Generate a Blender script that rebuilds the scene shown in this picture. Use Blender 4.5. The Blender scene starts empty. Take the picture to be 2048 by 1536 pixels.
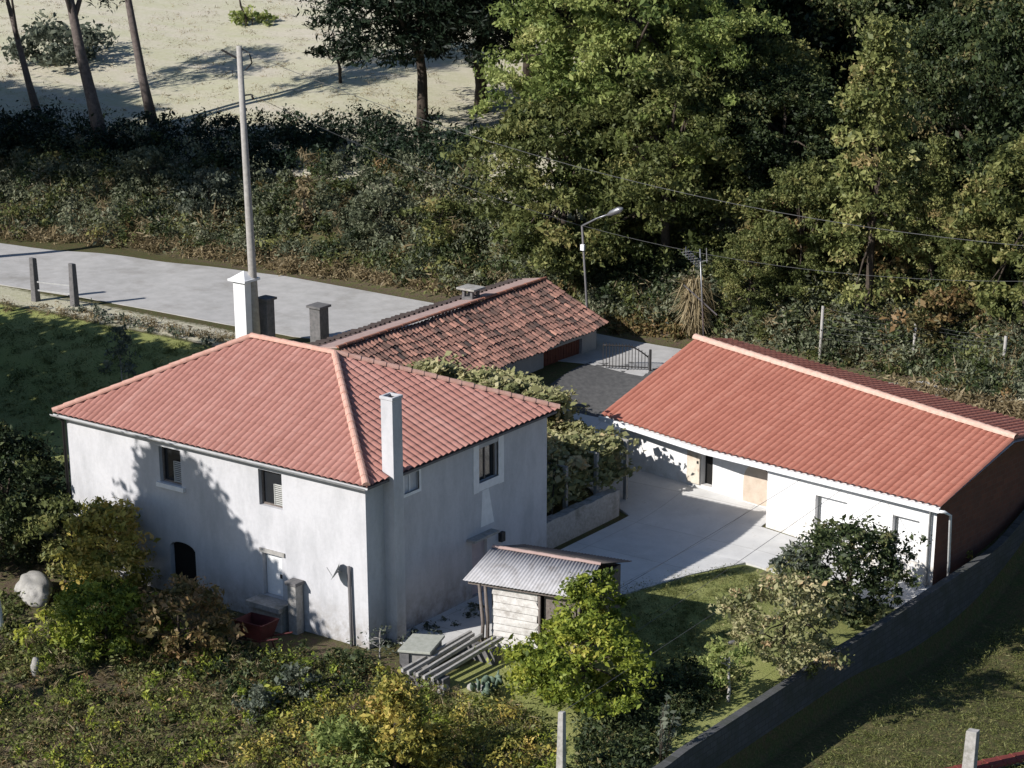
import bpy, math, random
import numpy as np
from mathutils import Vector
sc = bpy.context.scene
R_ = math.radians

# ------------------------------------------------------------------ camera, sky, sun, exposure
CAMF, CAMP, SX, SY = 4570.0, 0.367, 26.0, 410.0          # focal length in px of a 2048 px frame, pitch, lens shift in px
CAM = np.array([43.13, -51.76, 28.07])
YAW = math.atan2(.5824, .8129)
cd = bpy.data.cameras.new('camera'); cam = bpy.data.objects.new('camera', cd); sc.collection.objects.link(cam)
cam.location = CAM; cam.rotation_euler = (math.pi/2 - CAMP, 0, YAW)
cd.sensor_width = 36; cd.lens = CAMF/2048*36; cd.shift_x = -SX/2048; cd.shift_y = SY/2048; cd.clip_end = 2000
sc.camera = cam
SUN_EL = R_(31.0)
SUN_TRAVEL = Vector((.43, .903, 0)).normalized()           # horizontal direction the light travels in
w = bpy.data.worlds.new('World'); sc.world = w; w.use_nodes = True
nt = w.node_tree; bg = nt.nodes['Background']
sky = nt.nodes.new('ShaderNodeTexSky'); sky.sky_type = 'NISHITA'; sky.sun_disc = False
sky.sun_elevation = SUN_EL; sky.sun_rotation = math.atan2(-SUN_TRAVEL.x, -SUN_TRAVEL.y)
sky.air_density = 1.0; sky.dust_density = .4; sky.ozone_density = 4.0
nt.links.new(sky.outputs[0], bg.inputs[0]); bg.inputs[1].default_value = .078
sd = bpy.data.lights.new('sun', 'SUN'); so = bpy.data.objects.new('sun', sd); sc.collection.objects.link(so)
sd.energy = 5.0; sd.angle = R_(.5); sd.color = (1, .965, .92)
sdir = Vector((SUN_TRAVEL.x*math.cos(SUN_EL), SUN_TRAVEL.y*math.cos(SUN_EL), -math.sin(SUN_EL)))
so.rotation_euler = sdir.to_track_quat('-Z', 'Y').to_euler(); so.location = (-40, -60, 60)
sc.view_settings.view_transform = 'Standard'; sc.view_settings.look = 'None'
sc.view_settings.exposure = 0.36; sc.view_settings.gamma = 1.0

# ------------------------------------------------------------------ pixel -> world helpers (pixels of the 2048x1536 photograph)
_FWD = np.array([-math.sin(YAW), math.cos(YAW), 0]); _RT = np.array([math.cos(YAW), math.sin(YAW), 0]); _UP = np.array([0, 0, 1.])
_fw = _FWD*math.cos(CAMP) - _UP*math.sin(CAMP); _up = _FWD*math.sin(CAMP) + _UP*math.cos(CAMP)
def ray(px, py): return _fw + _RT*(px-1024-SX)/CAMF - _up*(py-768-SY)/CAMF
def atZ(px, py, z): d = ray(px, py); return CAM + d*(z-CAM[2])/d[2]
def atY(px, py, y): d = ray(px, py); return CAM + d*(y-CAM[1])/d[1]
def atX(px, py, x): d = ray(px, py); return CAM + d*(x-CAM[0])/d[0]

# ------------------------------------------------------------------ terrain
def sm(a): a = np.clip(a, 0, 1); return a*a*(3-2*a)
def terr(x, y):
    x = np.asarray(x, float); y = np.asarray(y, float)
    k = sm((x+15)/8)
    y0 = 10 + 5*k; y1 = 20 + 9*k
    z = 2.0*sm((y-y0)/(y1-y0))
    z = z + 3.3*sm((y-31.5)/8) + .125*np.maximum(0, y-38)
    z = z + .075*np.minimum(0, y+1)
    z = z - .55*sm((x-5)/6)*sm((y-8)/6)*(1-sm((y-21)/6))
    z = z - 1.45*sm((x-12.25)/.5)*(1-sm((y-18)/9))
    z = z + 1.6*sm((x-1)/8)*sm((y-25.5)/5)
    z = z + .05*np.sin(x*.9+1.3)*np.sin(y*.7)*sm((np.abs(y-6)-9)/8) + .12*np.sin(x*.23+y*.11)*sm((y-34)/6)
    return z
def G(px, py):                                            # where the line of sight through a pixel meets the ground
    d = ray(px, py); d = d/np.linalg.norm(d); lo, hi = 30., 30.
    while hi < 400:
        P = CAM + d*hi
        if P[2] < terr(P[0], P[1]): break
        lo = hi; hi += .6
    for _ in range(24):
        m = (lo+hi)/2; P = CAM + d*m
        if P[2] < terr(P[0], P[1]): hi = m
        else: lo = m
    return CAM + d*hi

# ------------------------------------------------------------------ object helpers
C = sc.collection
ORG = {}
def tag(o, label=None, cat=None, group=None, kind=None):
    if label: o['label'] = label
    if cat: o['category'] = cat
    if group: o['group'] = group
    if kind: o['kind'] = kind
    return o
def thing(name, label, cat, loc=(0, 0, 0), group=None):
    o = bpy.data.objects.new(name, None); C.objects.link(o); o.location = tuple(float(v) for v in loc); o.empty_display_size = .3
    ORG[o] = np.array(loc, float); return tag(o, label, cat, group)
def link_mesh(name, me, parent=None, origin=None):
    o = bpy.data.objects.new(name, me); C.objects.link(o)
    if parent is not None: o.parent = parent; ORG[o] = ORG[parent]
    else:
        ORG[o] = np.zeros(3) if origin is None else np.array(origin, float); o.location = ORG[o]
    return o
class MB:
    def __init__(s): s.v = []; s.f = []; s.sm = []
    def add(s, vs, fs, smooth=False):
        b = len(s.v); s.v += [tuple(map(float, p)) for p in vs]; s.f += [tuple(b+i for i in f) for f in fs]; s.sm += [smooth]*len(fs); return s
    def box(s, x0, x1, y0, y1, z0, z1):
        return s.add([(x0,y0,z0),(x1,y0,z0),(x1,y1,z0),(x0,y1,z0),(x0,y0,z1),(x1,y0,z1),(x1,y1,z1),(x0,y1,z1)],
                     [(0,3,2,1),(4,5,6,7),(0,1,5,4),(1,2,6,5),(2,3,7,6),(3,0,4,7)])
    def hexa(s, lo, hi):                                   # two quads (bottom ring, top ring, both counter-clockwise from above)
        return s.add(list(lo)+list(hi), [(3,2,1,0),(4,5,6,7),(0,1,5,4),(1,2,6,5),(2,3,7,6),(3,0,4,7)])
    def slab(s, quad, t):                                  # a quad (ccw from above) thickened downwards
        q = [np.array(p, float) for p in quad]; return s.hexa([p-[0,0,t] for p in q], q)
    def tube(s, path, rad, n=8, cap=True):
        path = [np.array(p, float) for p in path]
        if not hasattr(rad, '__len__'): rad = [rad]*len(path)
        rings = []
        for i, p in enumerate(path):
            t = path[min(i+1, len(path)-1)] - path[max(i-1, 0)]; t = t/(np.linalg.norm(t)+1e-9)
            a = np.cross(t, [0, 0, 1.]) if abs(t[2]) < .95 else np.cross(t, [0, 1., 0]); a /= np.linalg.norm(a); b = np.cross(a, t)
            rings.append([p + rad[i]*(math.cos(q)*a+math.sin(q)*b) for q in np.linspace(0, 2*math.pi, n, endpoint=False)])
        vs = [v for r in rings for v in r]; fs = []
        for i in range(len(path)-1):
            for j in range(n): fs.append((i*n+j, (i+1)*n+j, (i+1)*n+(j+1) % n, i*n+(j+1) % n))
        if cap: fs += [tuple(range(n)), tuple(range((len(path)-1)*n+n-1, (len(path)-1)*n-1, -1))]
        return s.add(vs, fs, True)
    def bar(s, p, q, w_, h_):                               # square bar between two points
        p = np.array(p, float); q = np.array(q, float); t = (q-p)/np.linalg.norm(q-p)
        a = np.cross(t, [0, 0, 1.]) if abs(t[2]) < .95 else np.array([1., 0, 0]); a = a/np.linalg.norm(a); b = np.cross(a, t)
        c = [(-1,-1),(1,-1),(1,1),(-1,1)]
        return s.add([p+a*w_/2*i+b*h_/2*j for i, j in c]+[q+a*w_/2*i+b*h_/2*j for i, j in c],
                     [(0,1,2,3),(7,6,5,4),(0,4,5,1),(1,5,6,2),(2,6,7,3),(3,7,4,0)])
    def build(s, name, mat, parent=None, origin=None, bevel=0):
        me = bpy.data.meshes.new(name)
        og = ORG[parent] if parent is not None else (np.zeros(3) if origin is None else np.array(origin, float))
        me.from_pydata([tuple(np.array(p)-og) for p in s.v], [], s.f)
        me.polygons.foreach_set('use_smooth', s.sm); me.materials.append(mat); me.update()
        o = link_mesh(name, me, parent, origin)
        if bevel:
            m = o.modifiers.new('bevel', 'BEVEL'); m.width = bevel; m.segments = 2; m.limit_method = 'ANGLE'
        return o

# ------------------------------------------------------------------ materials
MATS = {}
def newmat(name):
    m = bpy.data.materials.new(name); m.use_nodes = True; MATS[name] = m
    n = m.node_tree; return m, n, n.nodes['Principled BSDF'], n.nodes.new('ShaderNodeNewGeometry')
def noise(n, vec, scale, detail=5, rough=.6):
    t = n.nodes.new('ShaderNodeTexNoise'); t.inputs['Scale'].default_value = scale; t.inputs['Detail'].default_value = detail
    t.inputs['Roughness'].default_value = rough; n.links.new(vec, t.inputs['Vector']); return t.outputs[0]
def ramp(n, fac, stops):
    r = n.nodes.new('ShaderNodeValToRGB'); e = r.color_ramp.elements
    while len(e) < len(stops): e.new(.5)
    for k, (p, c) in zip(e, stops): k.position = p; k.color = (*c, 1) if len(c) == 3 else c
    n.links.new(fac, r.inputs[0]); return r.outputs[0]
def mix(n, fac, a, b, mode='MIX'):
    m = n.nodes.new('ShaderNodeMix'); m.data_type = 'RGBA'; m.blend_type = mode
    for s_, v in ((0, fac), (6, a), (7, b)):
        if isinstance(v, (int, float)): m.inputs[s_].default_value = v
        elif isinstance(v, tuple): m.inputs[s_].default_value = (*v, 1)
        else: n.links.new(v, m.inputs[s_])
    return m.outputs[2]
def bump(n, bsdf, h, strength, dist=.02):
    b = n.nodes.new('ShaderNodeBump'); b.inputs['Strength'].default_value = strength; b.inputs['Distance'].default_value = dist
    n.links.new(h, b.inputs['Height']); n.links.new(b.outputs[0], bsdf.inputs['Normal'])
def simple(name, c1, c2=None, scale=3, rough=.8, bmp=.2, c3=None, big=.5, metal=0, spec=.3):
    m, n, b, g = newmat(name); P = g.outputs['Position']
    c2 = c2 or tuple(v*.7 for v in c1)
    f = noise(n, P, scale, 8, .65); col = ramp(n, f, [(.3, c2), (.68, c1)])
    if c3:
        f2 = noise(n, P, big, 6, .7); col = mix(n, ramp(n, f2, [(.52, (0,0,0)), (.72, (1,1,1))]), col, c3)
    n.links.new(col, b.inputs['Base Color']); b.inputs['Roughness'].default_value = rough; b.inputs['Metallic'].default_value = metal
    b.inputs['Specular IOR Level'].default_value = spec
    if bmp: bump(n, b, noise(n, P, scale*6, 6), bmp)
    return m
def leafmat(name, stops, trans=.3):
    m, n, b, g = newmat(name)
    a = n.nodes.new('ShaderNodeAttribute'); a.attribute_name = 'tint'
    oi = n.nodes.new('ShaderNodeObjectInfo')
    ad = n.nodes.new('ShaderNodeMath'); ad.operation = 'MULTIPLY_ADD'; ad.inputs[1].default_value = .16; ad.inputs[2].default_value = -.08
    n.links.new(oi.outputs['Random'], ad.inputs[0])
    ad2 = n.nodes.new('ShaderNodeMath'); ad2.operation = 'ADD'; n.links.new(a.outputs['Fac'], ad2.inputs[0]); n.links.new(ad.outputs[0], ad2.inputs[1])
    col = ramp(n, ad2.outputs[0], stops)
    n.links.new(col, b.inputs['Base Color']); b.inputs['Roughness'].default_value = .55; b.inputs['Specular IOR Level'].default_value = .25
    t = n.nodes.new('ShaderNodeBsdfTranslucent'); n.links.new(col, t.inputs[0])
    ms = n.nodes.new('ShaderNodeMixShader'); ms.inputs[0].default_value = trans
    n.links.new(b.outputs[0], ms.inputs[1]); n.links.new(t.outputs[0], ms.inputs[2])
    n.links.new(ms.outputs[0], n.nodes['Material Output'].inputs[0]); return m

def plastermat(name, base, stain, dirt, amt=.5):
    m, n, b, g = newmat(name); P = g.outputs['Position']
    mp = n.nodes.new('ShaderNodeMapping'); mp.inputs['Scale'].default_value = (1, 1, .35); n.links.new(P, mp.inputs[0])
    f = noise(n, mp.outputs[0], 1.1, 8, .7); col = mix(n, ramp(n, f, [(.42, (0,0,0)), (.75, (amt,)*3)]), base, stain)
    f3 = noise(n, P, 7, 6, .7); col = mix(n, ramp(n, f3, [(.45, (0,0,0)), (.8, (.35,)*3)]), col, stain)
    sp = n.nodes.new('ShaderNodeSeparateXYZ'); n.links.new(P, sp.inputs[0])
    mr = n.nodes.new('ShaderNodeMapRange'); mr.inputs[1].default_value = 1.5; mr.inputs[2].default_value = -.4; n.links.new(sp.outputs[2], mr.inputs[0])
    mu = n.nodes.new('ShaderNodeMath'); mu.operation = 'MULTIPLY'; n.links.new(mr.outputs[0], mu.inputs[0]); n.links.new(ramp(n, noise(n, P, 2.3, 8, .75), [(.38, (0,0,0)), (.62, (1,1,1))]), mu.inputs[1])
    col = mix(n, mu.outputs[0], col, dirt)                   # splashed soil and damp along the foot of the wall
    n.links.new(col, b.inputs['Base Color']); b.inputs['Roughness'].default_value = .9; b.inputs['Specular IOR Level'].default_value = .15
    bump(n, b, noise(n, P, 9, 8, .7), .25, .03); return m
def tilemat(name, stops, stain, amt=.4, sc_=1.0):
    m, n, b, g = newmat(name); P = g.outputs['Position']
    a = n.nodes.new('ShaderNodeAttribute'); a.attribute_name = 'tint'
    col = ramp(n, a.outputs['Fac'], stops)
    f = noise(n, P, .8*sc_, 8, .75); col = mix(n, ramp(n, f, [(.45, (0,0,0)), (.7, (amt,)*3)]), col, stain)
    f = noise(n, P, 14, 4, .7); col = mix(n, ramp(n, f, [(.5, (0,0,0)), (.8, (.25,)*3)]), col, stain)
    n.links.new(col, b.inputs['Base Color']); b.inputs['Roughness'].default_value = .85; b.inputs['Specular IOR Level'].default_value = .15
    bump(n, b, noise(n, P, 30, 4), .2, .01); return m

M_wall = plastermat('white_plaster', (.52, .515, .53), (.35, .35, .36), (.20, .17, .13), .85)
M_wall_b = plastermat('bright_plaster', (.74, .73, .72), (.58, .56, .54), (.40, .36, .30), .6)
M_trim = simple('white_trim', (.78, .78, .78), (.66, .66, .66), 4, .6, .05)
M_tile = tilemat('pink_clay_tile', [(0, (.33, .15, .12)), (.5, (.415, .20, .163)), (1, (.50, .275, .23))], (.32, .15, .115), .35)
M_tile_b = tilemat('red_clay_tile', [(0, (.32, .115, .08)), (.5, (.41, .165, .118)), (1, (.49, .23, .17))], (.32, .12, .085), .4)
M_tile_old = tilemat('old_clay_tile', [(0, (.05, .038, .035)), (.3, (.16, .09, .07)), (.6, (.30, .155, .12)), (1, (.44, .23, .17))], (.075, .06, .055), .9, 2.2)
M_cap = simple('ridge_mortar', (.58, .36, .29), (.46, .25, .19), 5, .9, .3)
M_cap_b = simple('pale_ridge_mortar', (.62, .43, .35), (.50, .31, .24), 5, .9, .3)
M_soffit = simple('grey_soffit', (.16, .15, .15), None, 3, .9)
M_gutter = simple('grey_gutter', (.42, .42, .42), (.3, .3, .3), 5, .5, .05)
M_conc = simple('grey_concrete', (.34, .33, .31), (.22, .21, .20), 2.5, .9, .3, (.16, .15, .13), 1.2)
M_granite = simple('granite', (.40, .38, .36), (.26, .25, .23), 9, .85, .4, (.18, .17, .14), 1.6)
M_darkstone = simple('dark_granite', (.17, .16, .16), (.09, .09, .09), 6, .9, .4)
M_black = simple('black_iron', (.02, .02, .02), (.035, .03, .03), 8, .5, .05)
M_glass = simple('dark_window_glass', (.015, .017, .02), (.02, .022, .026), 2, .08, 0, spec=.5)
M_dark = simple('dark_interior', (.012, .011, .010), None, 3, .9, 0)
M_louver = simple('weathered_louver', (.42, .42, .40), (.30, .30, .28), 8, .7, .1)
M_board = simple('white_boards', (.66, .64, .61), (.46, .43, .40), 6, .85, .3, (.30, .27, .24), 2)
M_wood = simple('grey_wood', (.20, .17, .15), (.11, .09, .08), 9, .85, .4)
M_woodred = simple('red_brown_wood', (.16, .055, .035), (.10, .035, .025), 6, .8, .3)
M_corr = simple('corrugated_sheet', (.42, .41, .42), (.32, .31, .31), 3, .75, .15, (.24, .22, .21), 1.4)
M_asph = simple('asphalt', (.46, .445, .43), (.36, .35, .335), 1.6, .9, .35, (.30, .285, .265), .45)
M_wire = simple('wire', (.12, .12, .12), None, 3, .5, 0)
M_galv = simple('galvanised_steel', (.28, .28, .29), (.2, .2, .21), 10, .4, .02, metal=.6)
M_pole = simple('weathered_pole', (.40, .38, .35), (.27, .25, .23), 6, .9, .3)
M_bark = simple('dark_bark', (.085, .065, .05), (.035, .028, .022), 7, .95, .8)
M_bark2 = simple('pine_bark', (.17, .14, .125), (.075, .06, .055), 6, .95, .8)
M_red = simple('red_paint', (.10, .022, .022), (.06, .016, .016), 5, .6, .1)
M_rock = simple('pale_boulder', (.42, .40, .37), (.22, .21, .19), 4, .95, .6, (.22, .21, .18), 2)

def brickmat():
    m, n, b, g = newmat('hollow_brick'); P = g.outputs['Position']
    sp = n.nodes.new('ShaderNodeSeparateXYZ'); n.links.new(P, sp.inputs[0]); cb = n.nodes.new('ShaderNodeCombineXYZ')
    n.links.new(sp.outputs[1], cb.inputs[0]); n.links.new(sp.outputs[2], cb.inputs[1])
    t = n.nodes.new('ShaderNodeTexBrick'); t.inputs['Scale'].default_value = 1; t.inputs['Brick Width'].default_value = .34; t.inputs['Row Height'].default_value = .2
    t.inputs['Mortar Size'].default_value = .012
    t.inputs['Color1'].default_value = (.17, .065, .04, 1); t.inputs['Color2'].default_value = (.13, .05, .032, 1); t.inputs['Mortar'].default_value = (.13, .085, .06, 1)
    n.links.new(cb.outputs[0], t.inputs['Vector'])
    n.links.new(mix(n, ramp(n, noise(n, P, 2, 6), [(.4, (0,0,0)), (.7, (.5,.5,.5))]), t.outputs[0], (.085, .045, .035)), b.inputs['Base Color']); b.inputs['Roughness'].default_value = .9
    return m
M_brick = brickmat()

def groundmat():
    m, n, b, g = newmat('ground'); P = g.outputs['Position']
    a = n.nodes.new('ShaderNodeAttribute'); a.attribute_name = 'zone'; sp = n.nodes.new('ShaderNodeSeparateColor'); n.links.new(a.outputs['Color'], sp.inputs[0])
    f1 = noise(n, P, .35, 8, .7); f2 = noise(n, P, 3.5, 8, .75); f3 = noise(n, P, 14, 6, .75)
    mp = n.nodes.new('ShaderNodeMapping'); mp.inputs['Scale'].default_value = (.12, .5, .5); n.links.new(P, mp.inputs[0]); f4 = noise(n, mp.outputs[0], 1, 8, .7)
    rough_ = mix(n, ramp(n, f2, [(.35, (0,0,0)), (.65, (1,1,1))]), ramp(n, f3, [(.3, (.035, .05, .018)), (.7, (.11, .13, .045))]), ramp(n, f3, [(.3, (.06, .04, .025)), (.7, (.15, .11, .06))]))
    dry = mix(n, ramp(n, f4, [(.4, (0,0,0)), (.64, (1,1,1))]), ramp(n, f2, [(.3, (.40, .385, .25)), (.7, (.50, .48, .35))]), ramp(n, f2, [(.3, (.45, .405, .32)), (.7, (.57, .52, .43))]))
    lush = mix(n, ramp(n, f1, [(.35, (0,0,0)), (.65, (1,1,1))]), ramp(n, f3, [(.3, (.16, .19, .055)), (.7, (.30, .32, .11))]), ramp(n, f3, [(.3, (.20, .215, .07)), (.7, (.37, .36, .15))]))
    soil = mix(n, ramp(n, f2, [(.42, (0,0,0)), (.62, (1,1,1))]), ramp(n, f3, [(.3, (.06, .042, .03)), (.7, (.16, .115, .085))]), ramp(n, f3, [(.3, (.06, .07, .025)), (.7, (.13, .14, .05))]))
    def edge(s):                                            # ragged borders between kinds of ground
        ad = n.nodes.new('ShaderNodeMath'); ad.operation = 'ADD'; n.links.new(s, ad.inputs[0])
        mu = n.nodes.new('ShaderNodeMath'); mu.operation = 'MULTIPLY_ADD'; n.links.new(f2, mu.inputs[0]); mu.inputs[1].default_value = .5; mu.inputs[2].default_value = -.25
        n.links.new(mu.outputs[0], ad.inputs[1]); return ramp(n, ad.outputs[0], [(.42, (0,0,0)), (.58, (1,1,1))])
    col = mix(n, edge(sp.outputs[2]), rough_, soil); col = mix(n, edge(sp.outputs[1]), col, lush); col = mix(n, edge(sp.outputs[0]), col, dry)
    n.links.new(col, b.inputs['Base Color']); b.inputs['Roughness'].default_value = .95; b.inputs['Specular IOR Level'].default_value = .1
    bump(n, b, f3, .6, .08); return m
M_ground = groundmat()

L_bright = leafmat('bright_green_leaf', [(0, (.08, .12, .03)), (.45, (.24, .29, .085)), (.8, (.40, .43, .15)), (1, (.47, .44, .18))], .38)
L_olive = leafmat('olive_leaf', [(0, (.04, .055, .014)), (.5, (.155, .175, .058)), (.85, (.28, .27, .095)), (1, (.33, .26, .11))], .34)
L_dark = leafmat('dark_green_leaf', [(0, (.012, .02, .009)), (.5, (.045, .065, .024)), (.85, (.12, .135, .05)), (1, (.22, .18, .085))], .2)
L_pine = leafmat('pine_needle', [(0, (.006, .012, .006)), (.6, (.016, .03, .014)), (1, (.04, .06, .028))], .1)
L_bramble = leafmat('bramble_leaf', [(0, (.07, .085, .05)), (.5, (.16, .175, .105)), (.85, (.27, .28, .18)), (1, (.32, .28, .2))])
L_rust = leafmat('rust_leaf', [(0, (.05, .055, .02)), (.4, (.13, .115, .045)), (.75, (.27, .17, .075)), (1, (.40, .27, .15))])
L_yellow = leafmat('yellow_leaf', [(0, (.12, .13, .03)), (.35, (.30, .28, .06)), (.7, (.52, .40, .10)), (1, (.56, .38, .13))])
L_lemon = leafmat('yellow_green_leaf', [(0, (.07, .10, .016)), (.4, (.20, .25, .035)), (.8, (.38, .39, .06)), (1, (.46, .40, .09))])
L_mid = leafmat('soft_green_leaf', [(0, (.06, .08, .025)), (.5, (.18, .20, .065)), (.85, (.33, .33, .12)), (1, (.40, .31, .14))], .34)
L_vine = leafmat('vine_leaf', [(0, (.08, .10, .035)), (.45, (.27, .27, .12)), (.8, (.48, .43, .24)), (1, (.48, .34, .19))])
L_grey = leafmat('grey_green_leaf', [(0, (.05, .065, .045)), (.6, (.13, .15, .11)), (1, (.24, .25, .18))])
L_straw = leafmat('straw_grass', [(0, (.13, .10, .05)), (.5, (.26, .20, .11)), (1, (.40, .33, .2))])
L_grass = leafmat('green_grass', [(0, (.06, .08, .022)), (.6, (.17, .185, .055)), (1, (.30, .27, .12))])

# ------------------------------------------------------------------ foliage helpers
def quads_mesh(name, V, tint, mat):
    """V: (n,4,3) quads"""
    n = len(V); me = bpy.data.meshes.new(name)
    me.vertices.add(n*4); me.vertices.foreach_set('co', V.reshape(-1).astype(np.float32))
    me.loops.add(n*4); me.loops.foreach_set('vertex_index', np.arange(n*4, dtype=np.int32))
    me.polygons.add(n); me.polygons.foreach_set('loop_start', np.arange(0, n*4, 4, dtype=np.int32)); me.polygons.foreach_set('loop_total', np.full(n, 4, np.int32))
    at = me.attributes.new('tint', 'FLOAT', 'FACE'); at.data.foreach_set('value', np.clip(tint, 0, 1).astype(np.float32))
    me.materials.append(mat); me.update(calc_edges=True); return me
def unit(a): return a/(np.linalg.norm(a, axis=-1, keepdims=True)+1e-9)
def leaf_quads(rng, c, size, bias=(0, 0, .5), asp=.5, droop=0):
    n = len(c); nr = unit(rng.normal(size=(n, 3)) + np.array(bias))
    t = unit(np.cross(nr, rng.normal(size=(n, 3)))); b = np.cross(nr, t)
    if droop: t = unit(t + np.array([0, 0, -droop])); b = unit(np.cross(nr, t))
    s = size*rng.choice([.5, .7, .9, 1.2, 1.7], (n, 1), p=[.25, .25, .25, .17, .08])*rng.uniform(.8, 1.2, (n, 1)) if np.isscalar(size) else size[:, None]
    h = .12*s*nr
    return np.stack([c - t*s*.5, c + b*s*asp*.5 + h, c + t*s*.5, c - b*s*asp*.5 + h], 1)
def clumps(rng, cen, rad, per, flat=.65):
    """leaf centres in ellipsoidal clumps, plus a tint per leaf that varies from clump to clump"""
    k = len(cen); d = unit(rng.normal(size=(k, per, 3))); r = rng.uniform(0, 1, (k, per, 1))**.6*rng.uniform(.55, 1.25, (k, 1, 1)); ax = unit(rng.normal(size=(k, 1, 3))*[1, 1, .6]); d = d+ax*(d*ax).sum(-1, keepdims=True)*.9
    rr = np.asarray(rad).reshape(-1, 1, 1)*np.ones((k, 1, 1))
    p = cen[:, None, :] + d*r*rr*np.array([1, 1, flat]); ti = np.clip(rng.normal(.45, .2, (k, 1)) + rng.normal(0, .12, (k, per)), 0, 1)
    return p.reshape(-1, 3), ti.reshape(-1)
def profile(kind, h):
    if kind == 'round': return np.sqrt(np.clip(1-(2*h-1)**2, 0.02, 1))
    if kind == 'broad': return np.clip(np.sqrt(np.clip(1-(1.75*h-.75)**2, .02, 1)), .1, 1)
    if kind == 'cone': return np.clip(1.02-h, .05, 1)**.8*np.clip(h*6+.4, 0, 1)
    if kind == 'umbrella': return np.clip(np.sqrt(np.clip(1-(1.25*h-.25)**2, .02, 1)), .1, 1)
    if kind == 'column': return np.clip(1-h**3, .1, 1)
def crown_centres(rng, z0, z1, R, kind, k, shell=.55):
    h = rng.uniform(0, 1, k)**.85; th = rng.uniform(0, 2*math.pi, k); ph = rng.uniform(0, 6.28, 4)
    lump = 1 + .20*np.sin(2*th+ph[0]+4*h) + .16*np.sin(3*th+ph[1]-6*h) + .12*np.sin(5*th+ph[2]+9*h)
    r = R*profile(kind, h)*lump*rng.uniform(shell, 1.05, k)
    return np.stack([r*np.cos(th), r*np.sin(th), z0+(z1-z0)*h], 1)
def make_tree(name, label, cat, loc, seed, z0, z1, R, kind, mat, bark, k=90, per=120, leaf=.3, cr=.9, tr=.25, lean=(0, 0), limbs=7, group=None, asp=.5, flat=.65, droop=0, shell=.55, stem=None):
    rng = np.random.default_rng(seed)
    root = thing(name, label, cat, loc, group); o = ORG[root]
    cen = crown_centres(rng, z0, z1, R, kind, k, shell); ln = np.array([lean[0], lean[1], 0])
    cen = cen + ln*(cen[:, 2:3]/max(z1, .1))
    p, ti = clumps(rng, cen, cr*rng.uniform(.55, 1.25, k), per, flat)
    p[:, 2] = np.maximum(p[:, 2], .06)
    me = quads_mesh('crown', leaf_quads(rng, p, leaf, (0, 0, .6), asp, droop), ti, mat)
    link_mesh('crown', me, root)
    mb = MB(); top = z0 + (z1-z0)*.72; pts = []; rs = []
    for i in range(7):
        q = i/6; wob = rng.normal(0, .03*top*.25, 2)*(0 < q); pts.append(o + ln*(q*top/max(z1, .1)) + [wob[0], wob[1], -.15+q*(top+.15)]); rs.append(tr*(1.25-.25*q if q < .15 else 1.06-.8*q))
    mb.tube(pts, rs, 9)
    for i in range(limbs):
        tgt = cen[rng.integers(k)]; q = rng.uniform(.35, .9); st = pts[0]*(1-q)+pts[-1]*q; j = min(5, int(q*6)); st = pts[j] + (pts[j+1]-pts[j])*(q*6-j)
        en = o + tgt; mid = (st+en)/2 + [0, 0, .12*np.linalg.norm(en-st)]
        mb.tube([st, mid, en], [tr*.42, tr*.26, tr*.08], 6)
    mb.build(stem or 'trunk', bark, root)
    return root
def copy_tree(o, loc, label=None, sc_=1.0, rz=0, group=None):
    c = o.copy(); C.objects.link(c); c.location = tuple(float(v) for v in loc); c.scale = (sc_, sc_, sc_) if np.isscalar(sc_) else sc_; c.rotation_euler = (0, 0, rz)
    if label: c['label'] = label
    if group: c['group'] = group
    for ch in o.children:
        d = ch.copy(); C.objects.link(d); d.parent = c
    return c
def thicket(name, pts, rng, mat, per, leaf, cr, hgt, label, cat, asp=.45, kind='stuff', flat=.9):
    """scrub: pts (k,2) ground positions, each a clump of leaves standing on the ground"""
    k = len(pts); z = terr(pts[:, 0], pts[:, 1]); h = np.asarray(hgt)*np.ones(k)
    cen = np.stack([pts[:, 0], pts[:, 1], z + h*rng.uniform(.25, .75, k)], 1)
    p, ti = clumps(rng, cen, cr*rng.uniform(.6, 1.3, k), per, flat)
    p[:, 2] = np.maximum(p[:, 2], terr(p[:, 0], p[:, 1])+.03)
    o = link_mesh(name, quads_mesh(name, leaf_quads(rng, p, leaf, (0, 0, .5), asp), ti, mat)); return tag(o, label, cat, kind=kind)

# ------------------------------------------------------------------ structure: ground, road, yard
def axis_pts(segs):
    out = []
    for a, b, d in segs: out += list(np.arange(a, b, d))
    out.append(segs[-1][1]); return np.array(out)
gx = axis_pts([(-170, -60, 4), (-60, -25, 1), (-25, 12, .5), (12, 13.4, .12), (13.4, 30, .6), (30, 90, 4)]); gy = axis_pts([(-45, -14, 3), (-14, 34, .5), (34, 60, 1), (60, 320, 6)])
GX, GY = np.meshgrid(gx, gy); GZ = terr(GX, GY); nx, ny = len(gx), len(gy)
YS_ = [1.2, 3, 8.4, 12, 14.2, 14.6, 16.8, 17.4, 19, 22, 28]; YX_ = [1.4, 2.1, 3.45, 4.5, 5.45, 11.6, 11.9, 4.2, 4.2, -2.5, 2]
under = sm((np.interp(GY, YS_, YX_)-.1-GX)/.4)*sm((GX-np.interp(GY, [1.2, 10.4, 10.5, 16, 20, 28], [-.32, -.32, -.6, -.6, -8.5, -9.5])-.1)/.4)*sm((GY-1.4)/.4)*sm((27.9-GY)/.4)
under = np.maximum(under, sm((GX-4.5)/.5)*sm((11.3-GX)/.4)*sm((GY-14.7)/.4)*sm((17.6-GY)/.4))
GZ = GZ - .12*under
me = bpy.data.meshes.new('ground')
fs = [(j*nx+i, j*nx+i+1, (j+1)*nx+i+1, (j+1)*nx+i) for j in range(ny-1) for i in range(nx-1)]
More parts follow.
